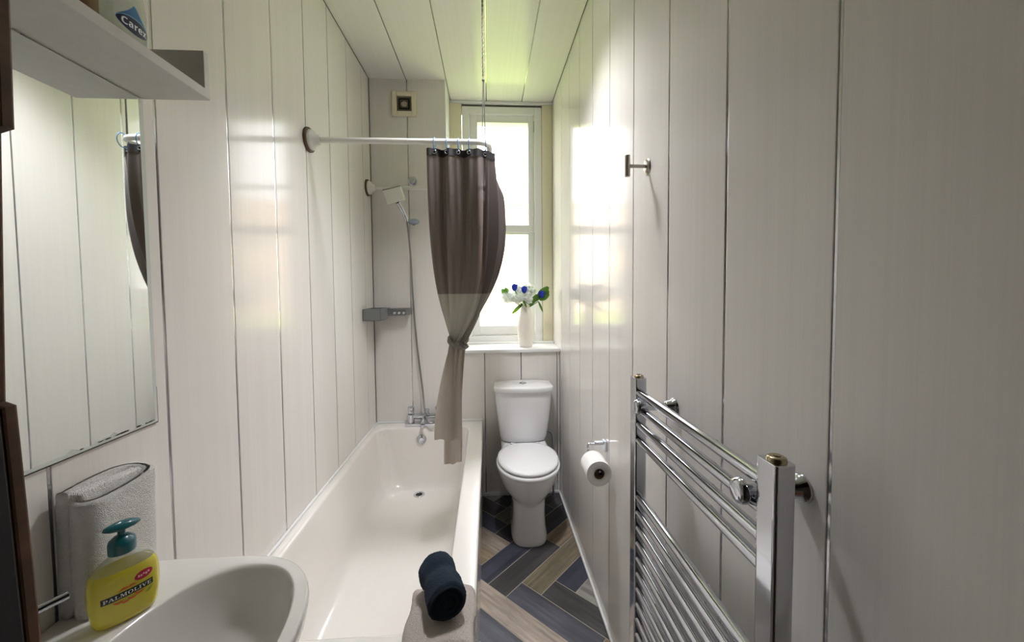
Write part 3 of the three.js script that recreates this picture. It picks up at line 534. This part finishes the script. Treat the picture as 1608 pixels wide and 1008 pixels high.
{
  const z = -1.56, y = 0.775;
  const h = thing('toilet_roll_holder', 'chrome toilet roll holder on the right wall', 'holder', [XR, y, z]);
  mesh('wall_mount', merge([rbox(-0.012, 0, -0.022, 0.022, -0.018, 0.018, 0.004), rbox(-0.05, -0.01, 0.006, 0.018, -0.01, 0.01, 0.004)]), M.chrome, h);
  mesh('arm', tube([[-0.02, 0.008, 0], [-0.055, 0.008, 0], [-0.075, 0.006, 0], [-0.08, -0.004, 0.004], [-0.075, -0.03, 0.006], [-0.07, -0.045, 0.012], [-0.065, -0.05, 0.03], [-0.065, -0.05, 0.14]], 0.0055, 80, 12), M.chrome, h);
  const r = thing('toilet_roll', 'white toilet paper roll with brown cardboard core', 'toilet roll', [XR - 0.065, y - 0.0615, z + 0.02]);
  const ro = 0.05, ri = 0.0205;
  mesh('paper', aim(lathe([[ri, 0], [ro - 0.001, 0], [ro, 0.001], [ro, 0.099], [ro - 0.001, 0.1], [ri, 0.1], [ri, 0]], 56), [0, 0, 1], [0, 0, 0]), M.paper, r);
  mesh('core', aim(lathe([[ri - 0.0015, -0.0005], [ri, -0.0005], [ri, 0.1005], [ri - 0.0015, 0.1005], [ri - 0.0015, -0.0005]], 40), [0, 0, 1], [0, 0, 0]), M.card, r, 'brown cardboard tube');
}

// ------------------------------------------------------------------ mirror and shelf
{
  const y0 = 1.147, y1 = 1.869, z0 = -0.915, z1 = -0.38, m = thing('mirror', 'large frameless wall mirror with chipped edges under the shelf', 'mirror');
  // outline with nibbled lower edge
  const s = new THREE.Shape(); s.moveTo(z0 + 0.012, y1); s.lineTo(z0 + 0.010, y0 + 0.09); s.lineTo(z0 + 0.006, y0 + 0.02);
  const n = 60; for (let i = 0; i <= n; i++) { const z = lerp(z0 + 0.008, z1, i / n), f = i / n; s.lineTo(z, y0 + 0.006 + (f < 0.34 ? 0.009 * Math.abs(Math.sin(f * 31)) * rnd() + 0.004 * Math.sin(f * 40) : 0.0012 * rnd())); }
  s.lineTo(z1, y1); s.closePath();
  const toWall = (g) => g.rotateY(-Math.PI / 2); // local x -> z
  const sh = (shape, depth, x) => { const g = new THREE.ExtrudeGeometry(shape, { depth, bevelEnabled: false }); const p = g.attributes.position; for (let i = 0; i < p.count; i++) p.setXYZ(i, x + p.getZ(i), p.getY(i), p.getX(i)); const q = g.index ? g.toNonIndexed() : g; const a = q.attributes.position; for (let i = 0; i < a.count; i += 3) { const t = [a.getX(i + 1), a.getY(i + 1), a.getZ(i + 1)]; a.setXYZ(i + 1, a.getX(i + 2), a.getY(i + 2), a.getZ(i + 2)); a.setXYZ(i + 2, ...t); } q.computeVertexNormals(); return q; };
  mesh('silvering', sh(s, 0.0004, XL + 0.0042), M.mirror, m);
  mesh('glass_edge', box(XL + 0.0006, XL + 0.0041, y0, y1, z0, z1), M.mirrorEdge, m, 'pale glass edge');
  mesh('rust_line', merge([box(XL + 0.0005, XL + 0.0035, y0 - 0.0025, y0 - 0.0002, z0, z1), box(XL + 0.0005, XL + 0.0035, y0 - 0.0025, y0 + 0.08, z0 - 0.002, z0 - 0.0002)]), M.rust, m, 'dark corroded edge');
  for (let i = 0; i < 14; i++) { const z = lerp(z0 + 0.012, z0 + 0.17, Math.pow(rnd(), 1.4)), w = 0.003 + 0.006 * rnd(), h = 0.0008 + 0.0014 * rnd(); const q = new THREE.Shape(); for (let k = 0; k <= 9; k++) { const a = k / 9 * Math.PI * 2, e = 0.7 + 0.5 * rnd(); const P = [z + w * Math.cos(a) * e, y0 + 0.006 + h * Math.sin(a) * e]; k ? q.lineTo(...P) : q.moveTo(...P); } mesh('silver_loss', sh(q, 0.0002, XL + 0.0047), M.rust, m, 'dark spot of lost silvering'); }
}
{
  const y0 = 1.872, x1 = -0.618, s = thing('wall_shelf', 'white open wall shelf with raised ends above the mirror', 'shelf');
  mesh('board', rbox(XL + 0.001, x1, y0, y0 + 0.02, -0.918, -0.36, 0.0015), M.laminate, s);
  mesh('end_upright', rbox(XL + 0.001, x1 - 0.002, y0 + 0.02, y0 + 0.102, -0.918, -0.903, 0.0015), M.laminate, s);
  mesh('end_upright', rbox(XL + 0.001, x1 - 0.002, y0 + 0.02, y0 + 0.102, -0.375, -0.36, 0.0015), M.laminate, s);
}
// canvas print helper
function canvasTex(w, h, draw) { const c = document.createElement('canvas'); c.width = w; c.height = h; draw(c.getContext('2d'), w, h); const t = new THREE.CanvasTexture(c); t.colorSpace = THREE.SRGBColorSpace; return t; }
// flat print bent onto a front surface z = f(x, y): shape in x,y metres
function printOn(shape, f, off = 0.0005, cell = 0.004) {
  const g0 = new THREE.ShapeGeometry(shape, 24).toNonIndexed(); g0.computeBoundingBox();
  const bb = g0.boundingBox, tris = []; const p = g0.attributes.position;
  const split = (a, b, c, d) => { const L = Math.max(a.distanceTo(b), b.distanceTo(c), c.distanceTo(a)); if (L < cell || d > 7) { tris.push(a, b, c); return; } const ab = a.distanceTo(b), bc = b.distanceTo(c); if (ab === L) { const m = a.clone().lerp(b, 0.5); split(a, m, c, d + 1); split(m, b, c, d + 1); } else if (bc === L) { const m = b.clone().lerp(c, 0.5); split(a, b, m, d + 1); split(a, m, c, d + 1); } else { const m = c.clone().lerp(a, 0.5); split(a, b, m, d + 1); split(m, b, c, d + 1); } };
  for (let i = 0; i < p.count; i += 3) split(V().fromBufferAttribute(p, i), V().fromBufferAttribute(p, i + 1), V().fromBufferAttribute(p, i + 2), 0);
  const pos = [], uv = []; tris.forEach((v) => { pos.push(v.x, v.y, f(v.x, v.y) + off); uv.push((v.x - bb.min.x) / (bb.max.x - bb.min.x), (v.y - bb.min.y) / (bb.max.y - bb.min.y)); });
  const g = new THREE.BufferGeometry(); g.setAttribute('position', new THREE.Float32BufferAttribute(pos, 3)); g.setAttribute('uv', new THREE.Float32BufferAttribute(uv, 2)); g.computeVertexNormals(); return g;
}
// bottle skin from half widths and half depths at heights
const supr = (w, d, y, e = 2.6, n = 48) => Array.from({ length: n }, (_, i) => { const a = -i / n * Math.PI * 2, c = Math.cos(a), s = Math.sin(a), k = Math.pow(Math.pow(Math.abs(c), e) + Math.pow(Math.abs(s), e), -1 / e); return [w * c * k, y, d * s * k]; });
function profile(list) { return (y) => { let i = 0; while (i < list.length - 2 && y > list[i + 1][0]) i++; const a = list[i], b = list[i + 1], t = Math.min(1, Math.max(0, (y - a[0]) / (b[0] - a[0]))), s = t; return a.map((v, k) => lerp(v, b[k], s)); }; }
function front(list, e = 2.6) { const pf = profile(list); return (x, y) => { const [, w, d] = pf(y); const q = Math.min(0.999, Math.abs(x) / w); return d * Math.pow(1 - Math.pow(q, e), 1 / e); }; }
{ // clear handwash bottle on the shelf
  const b = thing('hand_wash_bottle', 'clear hand wash bottle with blue and navy label on the shelf', 'bottle', [-0.672, 1.892, -0.772]);
  b.rotation.y = Math.PI / 2;
  const pr = [[0, 0.032, 0.018], [0.004, 0.036, 0.021], [0.03, 0.0395, 0.023], [0.08, 0.04, 0.023], [0.11, 0.036, 0.022], [0.125, 0.024, 0.018], [0.132, 0.014, 0.014], [0.145, 0.013, 0.013]];
  mesh('body', skin(pr.map(([y, w, d]) => supr(w, d, y)), { capStart: true, capEnd: true }), M.clearPlastic, b);
  mesh('foot', skin([supr(0.0322, 0.0182, 0.0002), supr(0.0364, 0.0214, 0.005), supr(0.0388, 0.0228, 0.02)], { capStart: true }), std(rgb(128, 120, 112), { roughness: 0.4 }), b, 'grey base');
  mesh('pump', merge([rod([0, 0.145, 0], [0, 0.16, 0], 0.015), rod([0, 0.16, 0], [0, 0.19, 0], 0.004), rbox(-0.012, 0.035, 0.188, 0.2, -0.009, 0.009, 0.004)]), M.whitePlastic, b);
  const s = new THREE.Shape(); s.moveTo(-0.0315, 0.044); s.quadraticCurveTo(-0.031, 0.05, -0.026, 0.054); s.quadraticCurveTo(-0.008, 0.07, -0.003, 0.079); s.quadraticCurveTo(0, 0.083, 0.003, 0.079); s.quadraticCurveTo(0.014, 0.064, 0.03, 0.05); s.quadraticCurveTo(0.033, 0.046, 0.031, 0.042); s.quadraticCurveTo(0.024, 0.03, 0, 0.029); s.quadraticCurveTo(-0.026, 0.03, -0.0315, 0.044); s.closePath();
  const tex = canvasTex(512, 448, (c, w, h) => {
    const gr = c.createLinearGradient(0, 0, 0, h); gr.addColorStop(0, '#2f7fb6'); gr.addColorStop(0.5, '#1f63a4'); gr.addColorStop(1, '#15305f'); c.fillStyle = gr; c.fillRect(0, 0, w, h);
    c.strokeStyle = '#8fd0ee'; c.lineWidth = 12; c.beginPath(); c.ellipse(w / 2, h * 0.74, w * 0.5, h * 0.3, 0, Math.PI * 1.12, Math.PI * 1.9); c.stroke();
    c.fillStyle = '#121a46'; c.beginPath(); c.ellipse(w / 2, h * 0.72, w * 0.495, h * 0.27, 0, 0, Math.PI * 2); c.fill();
    c.fillStyle = '#f2f6ff'; c.font = 'bold 150px sans-serif'; c.textAlign = 'center'; c.textBaseline = 'middle'; c.fillText('Carex', w / 2, h * 0.71);
  });
  mesh('label_print', printOn(s, front(pr)), phy(rgb(255, 255, 255), { map: tex, roughness: 0.3 }), b, 'blue triangular label with navy oval and white lettering');
}
{ // brown pot beside it
  const p = thing('brown_jar', 'small brown jar standing on the shelf beside the clear bottle', 'jar', [-0.69, 1.892, -0.71]);
  mesh('jar_body', lathe([[0, 0], [0.024, 0], [0.027, 0.003], [0.027, 0.075], [0.022, 0.084], [0.022, 0.09], [0, 0.09]], 40), phy(rgb(112, 84, 50), { roughness: 0.25 }), p);
  mesh('jar_lid', lathe([[0.024, 0.088], [0.025, 0.09], [0.025, 0.108], [0.023, 0.11], [0, 0.11]], 40), M.whitePlastic, p);
}

// ------------------------------------------------------------------ wash basin and what stands on it
{
  const b = thing('wash_basin', 'white ceramic wash basin under the mirror', 'basin');
  const Y = 0.87, zc = -0.575, n = 72;
  const outer = (k, y, sx = 0) => Array.from({ length: n }, (_, i) => { // flat back at the wall, rounded front
    const a = i / n * Math.PI * 2, c = Math.cos(a), s = Math.sin(a), e = c > 0 ? 2.7 : 9, q = Math.pow(Math.pow(Math.abs(c), e) + Math.pow(Math.abs(s), e), -1 / e);
    return [-0.56 + (c > 0 ? 0.232 : 0.204) * c * q * k + sx, y, zc + 0.272 * s * q * k];
  });
  const inner = (k, y) => Array.from({ length: n }, (_, i) => { const a = i / n * Math.PI * 2, c = Math.cos(a), s = Math.sin(a), e = 2.35, q = Math.pow(Math.pow(Math.abs(c), e) + Math.pow(Math.abs(s), e), -1 / e); return [-0.495 + 0.143 * c * q * k, y, zc + 0.238 * s * q * k]; });
  const mixr = (A, B, t) => A.map((p, i) => p.map((v, k) => lerp(v, B[i][k], t)));
  mesh('bowl', skin([outer(0.3, 0.68, -0.04), outer(0.55, 0.7, -0.02), outer(0.8, 0.745, -0.0), outer(0.93, 0.795), outer(0.985, 0.835), outer(1, 0.852), outer(0.998, 0.862), outer(0.99, 0.868), outer(0.975, Y), mixr(outer(0.975, Y), inner(1, Y), 0.85), inner(1.0, 0.8685), inner(0.985, 0.863), inner(0.965, 0.85), inner(0.93, 0.82), inner(0.85, 0.775), inner(0.68, 0.74), inner(0.42, 0.722), inner(0.15, 0.716)].map((r) => r.map((p) => [Math.max(p[0], XL + 0.001), p[1], p[2]])), { capStart: true, capEnd: true }), M.basin, b);
  mesh('pedestal', skin([supr(0.11, 0.1, 0), supr(0.112, 0.1, 0.02), supr(0.08, 0.075, 0.12), supr(0.075, 0.07, 0.5), supr(0.09, 0.085, 0.69)].map((r) => r.map(([x, y, z]) => [x - 0.62, y, z + zc])), { capStart: true, capEnd: true }), M.basin, b);
  mesh('waste', lathe([[0, 0.004], [0.018, 0.004], [0.022, 0]], 32).translate(-0.488, 0.7165, zc), M.chrome, b);
}
{
  const t = thing('basin_tap', 'chrome basin mixer tap at the back of the basin', 'tap', [-0.69, 0.87, -0.575]);
  mesh('tap_body', merge([lathe([[0, 0.09], [0.02, 0.09], [0.022, 0.085], [0.022, 0.004], [0.027, 0.0], [0, 0]], 36)]), M.chrome, t);
  mesh('spout', tube([[0.0, 0.03, 0], [0.05, 0.036, 0], [0.1, 0.03, 0], [0.115, 0.016, 0]], 0.012, 32, 16), M.chrome, t);
  mesh('lever', merge([rod([0, 0.09, 0], [0, 0.105, 0], 0.02, 0.017), tube([[0, 0.1, 0], [0.012, 0.102, -0.02], [0.03, 0.104, -0.045]], 0.006, 20, 10)]), M.chrome, t);
}
{ // folded white towel standing against the wall
  const g = thing('white_towel', 'white towel folded and stood up against the wall on the basin', 'towel', [-0.757, 0.871, -0.757]);
  // flattened spiral swept upward; u runs along the cloth
  const path = [[0.008, 0.09], [0.007, 0.0], [0.006, -0.085], [0.018, -0.104], [0.035, -0.1], [0.041, -0.085], [0.044, 0.0], [0.043, 0.07], [0.036, 0.085], [0.027, 0.082], [0.0235, 0.065], [0.0235, 0.0], [0.0235, -0.088]];
  const cv = new THREE.CatmullRomCurve3(path.map(([x, z]) => V(x * 1.2, 0, z * 0.68)), false, 'centripetal').getSpacedPoints(300), th = 0.0098;
  const rows = 80, H = 0.228, pos = [];
  const ring = (y, grow, jy) => { const L = [], Rr = []; cv.forEach((p, i) => { const q = cv[Math.min(300, i + 1)], o = cv[Math.max(0, i - 1)], tx = q.x - o.x, tz = q.z - o.z, l = Math.hypot(tx, tz), t = th * grow * (0.97 + 0.03 * Math.sin(i * 0.16 + y * 37) + 0.03 * Math.sin(i * 0.07 - y * 61)) + 0.0011 * pile(p.x, y, p.z); const lean = -0.0 * y, yy = y + jy * (0.006 * Math.sin(i * 0.032) - 0.0001 * i); L.push([p.x + tz / l * t + lean, yy, p.z - tx / l * t]); Rr.push([p.x - tz / l * t + lean, yy, p.z + tx / l * t]); }); return [...L, ...Rr.reverse()]; };
  const rr = [ring(0.0, 0.45, 0)]; for (let i = 0; i <= rows; i++) { const y = 0.004 + (H - 0.008) * i / rows; rr.push(ring(y, 1, i / rows)); } rr.push(ring(H - 0.001, 0.75, 1), ring(H, 0.3, 1));
  mesh('cloth', skin(rr, { capStart: false }), (() => { const m = M.towelWhite.clone(); m.side = THREE.DoubleSide; return m; })(), g);
  mesh('inner_fold', softBlock(0.03, 0.219, 0.128, 0.011, 0.001, (x, y, z) => [x + 0.025, y + 0.1095 + 0.004 * Math.sin(z * 30), z - 0.004]), M.towelWhite, g);
  g.rotation.z = -0.02;
}
{ // yellow hand soap
  const b = thing('soap_dispenser', 'yellow liquid soap bottle with teal pump on the basin', 'soap bottle', [-0.652, 0.8705, -0.7]);
  b.rotation.y = 0.93;
  const pr = [[0, 0.034, 0.018], [0.003, 0.039, 0.0215], [0.012, 0.0425, 0.0235], [0.04, 0.0465, 0.025], [0.07, 0.0465, 0.0245], [0.085, 0.044, 0.0235], [0.097, 0.038, 0.021], [0.106, 0.028, 0.018], [0.112, 0.018, 0.0155], [0.116, 0.0145, 0.0145], [0.12, 0.014, 0.014]];
  const fine = []; const pf = profile(pr); for (let i = 0; i <= 40; i++) { const y = 0.12 * i / 40; fine.push(pf(y)); }
  const f = front(pr);
  mesh('bottle_body', skin(fine.filter((q) => q[0] <= 0.094).map(([y, w, d]) => supr(w, d, y)), { capStart: true }), M.soap, b);
  mesh('clear_shoulder', skin(fine.filter((q) => q[0] >= 0.093).map(([y, w, d]) => supr(w, d, y)), { capEnd: true }), M.clearPlastic, b, 'clear empty shoulder');
  mesh('collar', lathe([[0.0155, 0.117], [0.0185, 0.118], [0.0185, 0.134], [0.017, 0.139], [0.011, 0.145], [0.006, 0.147], [0, 0.147]], 36), M.teal, b);
  const pump = mesh('pump_stem', rod([0, 0.144, 0], [0, 0.16, 0], 0.0052), M.teal, b);
  const head = skin([supr(0.003, 0.003, 0.157, 2, 32), supr(0.016, 0.0105, 0.158, 2, 32), supr(0.0225, 0.0125, 0.162, 2, 32), supr(0.021, 0.0115, 0.166, 2, 32), supr(0.012, 0.007, 0.1695, 2, 32), supr(0.002, 0.002, 0.1705, 2, 32)].map((r) => r.map(([x, y, z]) => [x * (x > 0 ? 1.15 : 1.05), y + (x > 0.012 ? -0.001 : 0), z])), { capStart: true, capEnd: true });
  mesh('pump_head', head, M.teal, pump);
  const strip = new THREE.Shape(); strip.moveTo(-0.033, 0.047); strip.lineTo(0.033, 0.047); strip.lineTo(0.033, 0.0575); strip.lineTo(-0.033, 0.0575); strip.closePath();
  const tex = canvasTex(1024, 160, (c, w, h) => { c.fillStyle = '#16261c'; c.fillRect(0, 0, w, h); c.fillStyle = '#f0efe2'; c.font = 'bold 128px serif'; c.textAlign = 'center'; c.textBaseline = 'middle'; c.save(); c.translate(w / 2, h / 2 + 4); const tw = c.measureText('PALMOLIVE').width; c.scale(Math.min(1.4, 960 / tw), 1); c.fillText('PALMOLIVE', 0, 0); c.restore(); });
  mesh('name_strip', printOn(strip, f, 0.0007), phy(rgb(255, 255, 255), { map: tex, roughness: 0.35 }), b, 'dark strip with white lettering');
  const ov = new THREE.Shape(); ov.absellipse(0.021, 0.0715, 0.0125, 0.0075, 0, Math.PI * 2, false, 0.1);
  const texO = canvasTex(256, 160, (c, w, h) => { c.fillStyle = '#b8203c'; c.fillRect(0, 0, w, h); c.fillStyle = '#f3c9cf'; c.font = 'bold 74px sans-serif'; c.textAlign = 'center'; c.textBaseline = 'middle'; for (let i = 0; i < 5; i++) c.fillRect(48 + i * 34, 62 - i * 2 + (i % 2) * 10, 24, 40 - (i % 3) * 8); });
  mesh('red_sticker', printOn(ov, f, 0.0007), phy(rgb(255, 255, 255), { map: texO, roughness: 0.35 }), b, 'red oval sticker');
  const orange = phy(rgb(214, 104, 34), { roughness: 0.5 });
  for (let i = 0; i < 4; i++) { const q = new THREE.Shape(), x = -0.014 + i * 0.009, y = 0.037 + 0.003 * Math.abs(i - 1.2); q.moveTo(x - 0.006, y + 0.005); q.quadraticCurveTo(x, y - 0.007, x + 0.009, y + 0.004); q.quadraticCurveTo(x, y + 0.0005, x - 0.006, y + 0.005); mesh('orange_petal_print', printOn(q, f, 0.0006), orange, b); }
  for (let i = 0; i < 2; i++) { const q = new THREE.Shape(), x = -0.004 + i * 0.01, y = 0.0605; q.moveTo(x - 0.008, y); q.quadraticCurveTo(x, y + 0.008, x + 0.006, y); q.closePath(); mesh('orange_petal_print', printOn(q, f, 0.0006), orange, b); }
  const lf = new THREE.Shape(); lf.moveTo(0.022, 0.036); lf.quadraticCurveTo(0.031, 0.036, 0.034, 0.045); lf.quadraticCurveTo(0.025, 0.044, 0.022, 0.036); mesh('leaf_print', printOn(lf, f, 0.0006), phy(rgb(138, 160, 50), { roughness: 0.5 }), b);
}

// ------------------------------------------------------------------ towels on the bath corner
{
  const t = thing('beige_towel', 'beige towel folded into a block on the bath corner', 'towel', [-0.128, 0.531, -0.945]);
  // folded stack of soft terry slabs
  for (const [y0, y1, w, l, k, dx, dz] of [[0.0, 0.034, 0.164, 0.182, 0.4, 0.002, 0], [0.03, 0.066, 0.168, 0.176, 1.7, -0.002, -0.003], [0.06, 0.094, 0.172, 0.188, 3.1, 0, 0]]) {
    mesh('fold', softBlock(w, y1 - y0, l, (y1 - y0) * 0.46, 0.0016, (x, y, z) => [x + 0.003 * Math.sin(z * 50 + k) + dx, y + 0.0035 * Math.sin(x * 30 + k * 2) * Math.cos(z * 24 + k) - (y1 > 0.08 ? 1.2 * x * x : 0), z + 0.004 * Math.sin(x * 45 + k) + dz]).translate(0, (y0 + y1) / 2 + 0.004, 0), M.towelBeige, t);
  }
}
{
  const t = thing('navy_towel', 'dark navy towel rolled up on the beige towel', 'towel', [-0.13, 0.675, -0.975]);
  const n = 150, rings = [], Lh = 0.068;
  const rad = (u) => 0.049 - 0.006 * Math.exp(-(((u - 0.42) / 0.14) ** 2));
  const ring = (z, r, k) => Array.from({ length: n }, (_, i) => { const a = i / n * Math.PI * 2; const rr = r * (1 + 0.02 * Math.sin(a * 3 + z * 60) + 0.012 * Math.sin(a * 7 + k)) + 0.0014 * pile(r * Math.cos(a), r * Math.sin(a), z); return [rr * Math.cos(a), rr * Math.sin(a) * 0.97, z]; });
  rings.push(ring(-Lh, 0.012, 0), ring(-Lh - 0.002, 0.03, 0), ring(-Lh + 0.002, 0.042, 0));
  for (let i = 0; i <= 60; i++) rings.push(ring(lerp(-Lh + 0.008, Lh - 0.008, i / 60), rad(i / 60), i * 0.1));
  rings.push(ring(Lh - 0.002, 0.044, 2), ring(Lh + 0.002, 0.036, 2), ring(Lh - 0.001, 0.03, 2), ring(Lh + 0.002, 0.024, 2), ring(Lh - 0.002, 0.017, 2), ring(Lh + 0.001, 0.008, 2));
  const m = M.towelNavy.clone(); m.side = THREE.DoubleSide;
  mesh('roll', skin(rings, { capStart: true, capEnd: true }), m, t);
  const sp = []; for (let i = 0; i <= 70; i++) { const a = i / 70 * Math.PI * 5, r = lerp(0.008, 0.043, i / 70); sp.push([r * Math.cos(a), r * Math.sin(a), Lh + 0.0005]); }
  mesh('spiral_edge', tube(sp, 0.0035, 200, 8), m, t);
  t.rotation.y = 0.36;
}

// ------------------------------------------------------------------ vase and flowers
{
  const vx = 0.262, vz = -2.7, v = thing('vase', 'cream ceramic vase on the window sill', 'vase', [vx, YS - 0.001, vz]);
  mesh('vase_body', lathe([[0, 0], [0.042, 0], [0.046, 0.004], [0.05, 0.03], [0.0565, 0.08], [0.059, 0.13], [0.055, 0.18], [0.045, 0.23], [0.036, 0.265], [0.0325, 0.285], [0.034, 0.296], [0.031, 0.298], [0.028, 0.285], [0.034, 0.25], [0.05, 0.15], [0.04, 0.01], [0, 0.008]], 56), (() => { const m = M.vase.clone(); m.side = THREE.DoubleSide; return m; })(), v);
  const petal = (len, wid, curl, nn = 6) => { // a cupped petal from the origin along +y
    const pos = [], idx = []; for (let i = 0; i <= nn; i++) { const t = i / nn, w = wid * Math.sin(Math.PI * (0.12 + 0.8 * t)) ; for (let j = -2; j <= 2; j++) { const s = j / 2; pos.push(w * s, len * t, curl * t * t * len + 0.25 * w * s * s); } }
    for (let i = 0; i < nn; i++) for (let j = 0; j < 4; j++) { const a = i * 5 + j; idx.push(a, a + 1, a + 5, a + 1, a + 6, a + 5); }
    const g = new THREE.BufferGeometry(); g.setAttribute('position', new THREE.Float32BufferAttribute(pos, 3)); g.setAttribute('uv', new THREE.Float32BufferAttribute(pos.flatMap((_, i) => i % 3 === 0 ? [pos[i], pos[i + 1]] : []), 2)); g.setIndex(idx); g.computeVertexNormals(); return g;
  };
  const mouth = V(0, 0.285, 0);
  const whiteBloom = (at, r) => { const list = []; for (let k = 0; k < 54; k++) { const z = 1 - 2 * (k + 0.5) / 54, a = k * 2.39996, q = Math.sqrt(1 - z * z), d = V(q * Math.cos(a), z, q * Math.sin(a)); const g = petal(r * (0.42 + 0.12 * rnd()), r * 0.25, 0.5); g.rotateY(rnd() * 6); g.applyQuaternion(new THREE.Quaternion().setFromUnitVectors(V(0, 1, 0), d)).translate(at.x + d.x * r * 0.6, at.y + d.y * r * 0.6, at.z + d.z * r * 0.6); list.push(g); } list.push(new THREE.IcosahedronGeometry(r * 0.68, 2).translate(at.x, at.y, at.z)); return merge(list.map((g) => { g.deleteAttribute('uv'); return g; })); };
  const stemTo = (at) => tube([[mouth.x + at.x * 0.05, 0.12, 0], [mouth.x + at.x * 0.12, 0.26, at.z * 0.1], [at.x * 0.6, 0.26 + (at.y - 0.26) * 0.6, at.z * 0.6], [at.x, at.y, at.z]], 0.0028, 24, 8);
  for (const [x, y, z, r, lb] of [[-0.122, 0.35, 0.0, 0.043, 'white bloom next to the curtain, below a pale leaf'], [-0.058, 0.34, 0.03, 0.04, 'white bloom under the tallest blue rosebud'], [0.004, 0.345, 0.035, 0.045, 'white bloom right over the vase mouth'], [0.028, 0.4, -0.015, 0.05, 'largest white bloom, behind the middle blue rosebud'], [-0.05, 0.4, -0.02, 0.04, 'white bloom behind the two upper blue rosebuds']]) {
    const f = thing('white_flower', lb, 'flower', [vx, YS, vz], 'white blooms in the vase'); mesh('bloom', whiteBloom(V(x, y, z), r), M.petalWhite, f); mesh('stem', stemTo(V(x, y, z)), M.stem, f);
  }
  for (const [x, y, z, lb] of [[-0.078, 0.418, 0.03, 'tallest deep blue rosebud in the cream vase'], [-0.012, 0.402, 0.055, 'deep blue rosebud in front of the largest white bloom'], [0.112, 0.368, 0.035, 'deep blue rosebud resting against broad green leaves']]) {
    const f = thing('blue_rose', lb, 'flower', [vx, YS, vz], 'blue rosebuds in the vase'); const list = [];
    for (let k = 0; k < 12; k++) { const g = petal(0.046, 0.018, 0.12); const r = 0.004 + 0.0012 * k; g.translate(0, -0.018, -r); g.rotateX(-0.12 - 0.03 * k); g.rotateY(k * 2.4); g.translate(x, y, z); list.push(g); }
    list.push(new THREE.SphereGeometry(0.015, 16, 12).scale(1, 1.4, 1).translate(x, y, z)); mesh('bud', merge(list.map((g) => { g.deleteAttribute('uv'); return g; })), M.petalBlue, f); mesh('stem', stemTo(V(x, y - 0.015, z)), M.stem, f);
  }
  const leafAt = (from, to, wid) => { const d = V(...to).sub(V(...from)), g = petal(d.length(), wid, 0.25, 8); g.rotateY(rnd() * 1.2 - 0.6); return g.applyQuaternion(new THREE.Quaternion().setFromUnitVectors(V(0, 1, 0), d.clone().normalize())).translate(...from); };
  const sprigs = ['broad green leaves behind a blue rosebud in the vase', 'dark green leaves between white blooms and a blue rosebud', 'serrated green sprig drooping on the curtain side of the vase', 'pale green leaves above the white bloom next to the curtain', 'single narrow leaf hanging beside the vase under a blue rosebud', 'small green leaf at the vase mouth between white blooms'];
  for (const ls of [
    [[[0.09, 0.34, 0], [0.15, 0.43, 0.0], 0.036], [[0.1, 0.33, 0.02], [0.17, 0.36, 0.01], 0.026], [[0.1, 0.36, -0.01], [0.165, 0.4, -0.01], 0.03]], [[[0.05, 0.31, 0.03], [0.075, 0.37, 0.03], 0.02], [[0.06, 0.32, 0.01], [0.1, 0.37, 0.01], 0.022]],
    [[[-0.03, 0.295, 0.02], [-0.105, 0.245, 0.03], 0.016], [[-0.02, 0.3, 0.02], [-0.08, 0.28, 0.05], 0.013]], [[[-0.13, 0.36, -0.01], [-0.165, 0.41, -0.01], 0.02], [[-0.12, 0.38, -0.02], [-0.14, 0.42, -0.02], 0.016]], [[[0.09, 0.32, 0.02], [0.128, 0.25, 0.03], 0.009]], [[[-0.02, 0.33, 0.06], [-0.005, 0.28, 0.06], 0.01], [[0.02, 0.3, 0.05], [0.05, 0.31, 0.06], 0.01]],
  ]) {
    const f = thing('leaf_sprig', sprigs.shift(), 'leaf', [vx, YS, vz], 'green sprigs in the vase'); const c = V(...ls[0][0]);
    ls.forEach((l) => mesh('leaf', leafAt(...l), M.leaf, f)); mesh('stem', stemTo(c), M.stem, f);
    if (ls.length > 1) mesh('twig', merge(ls.slice(1).map((l) => rod(c.toArray(), l[0], 0.0016, 0.0016, 6))), M.stem, f);
  }
}

renderer.render(scene, camera);
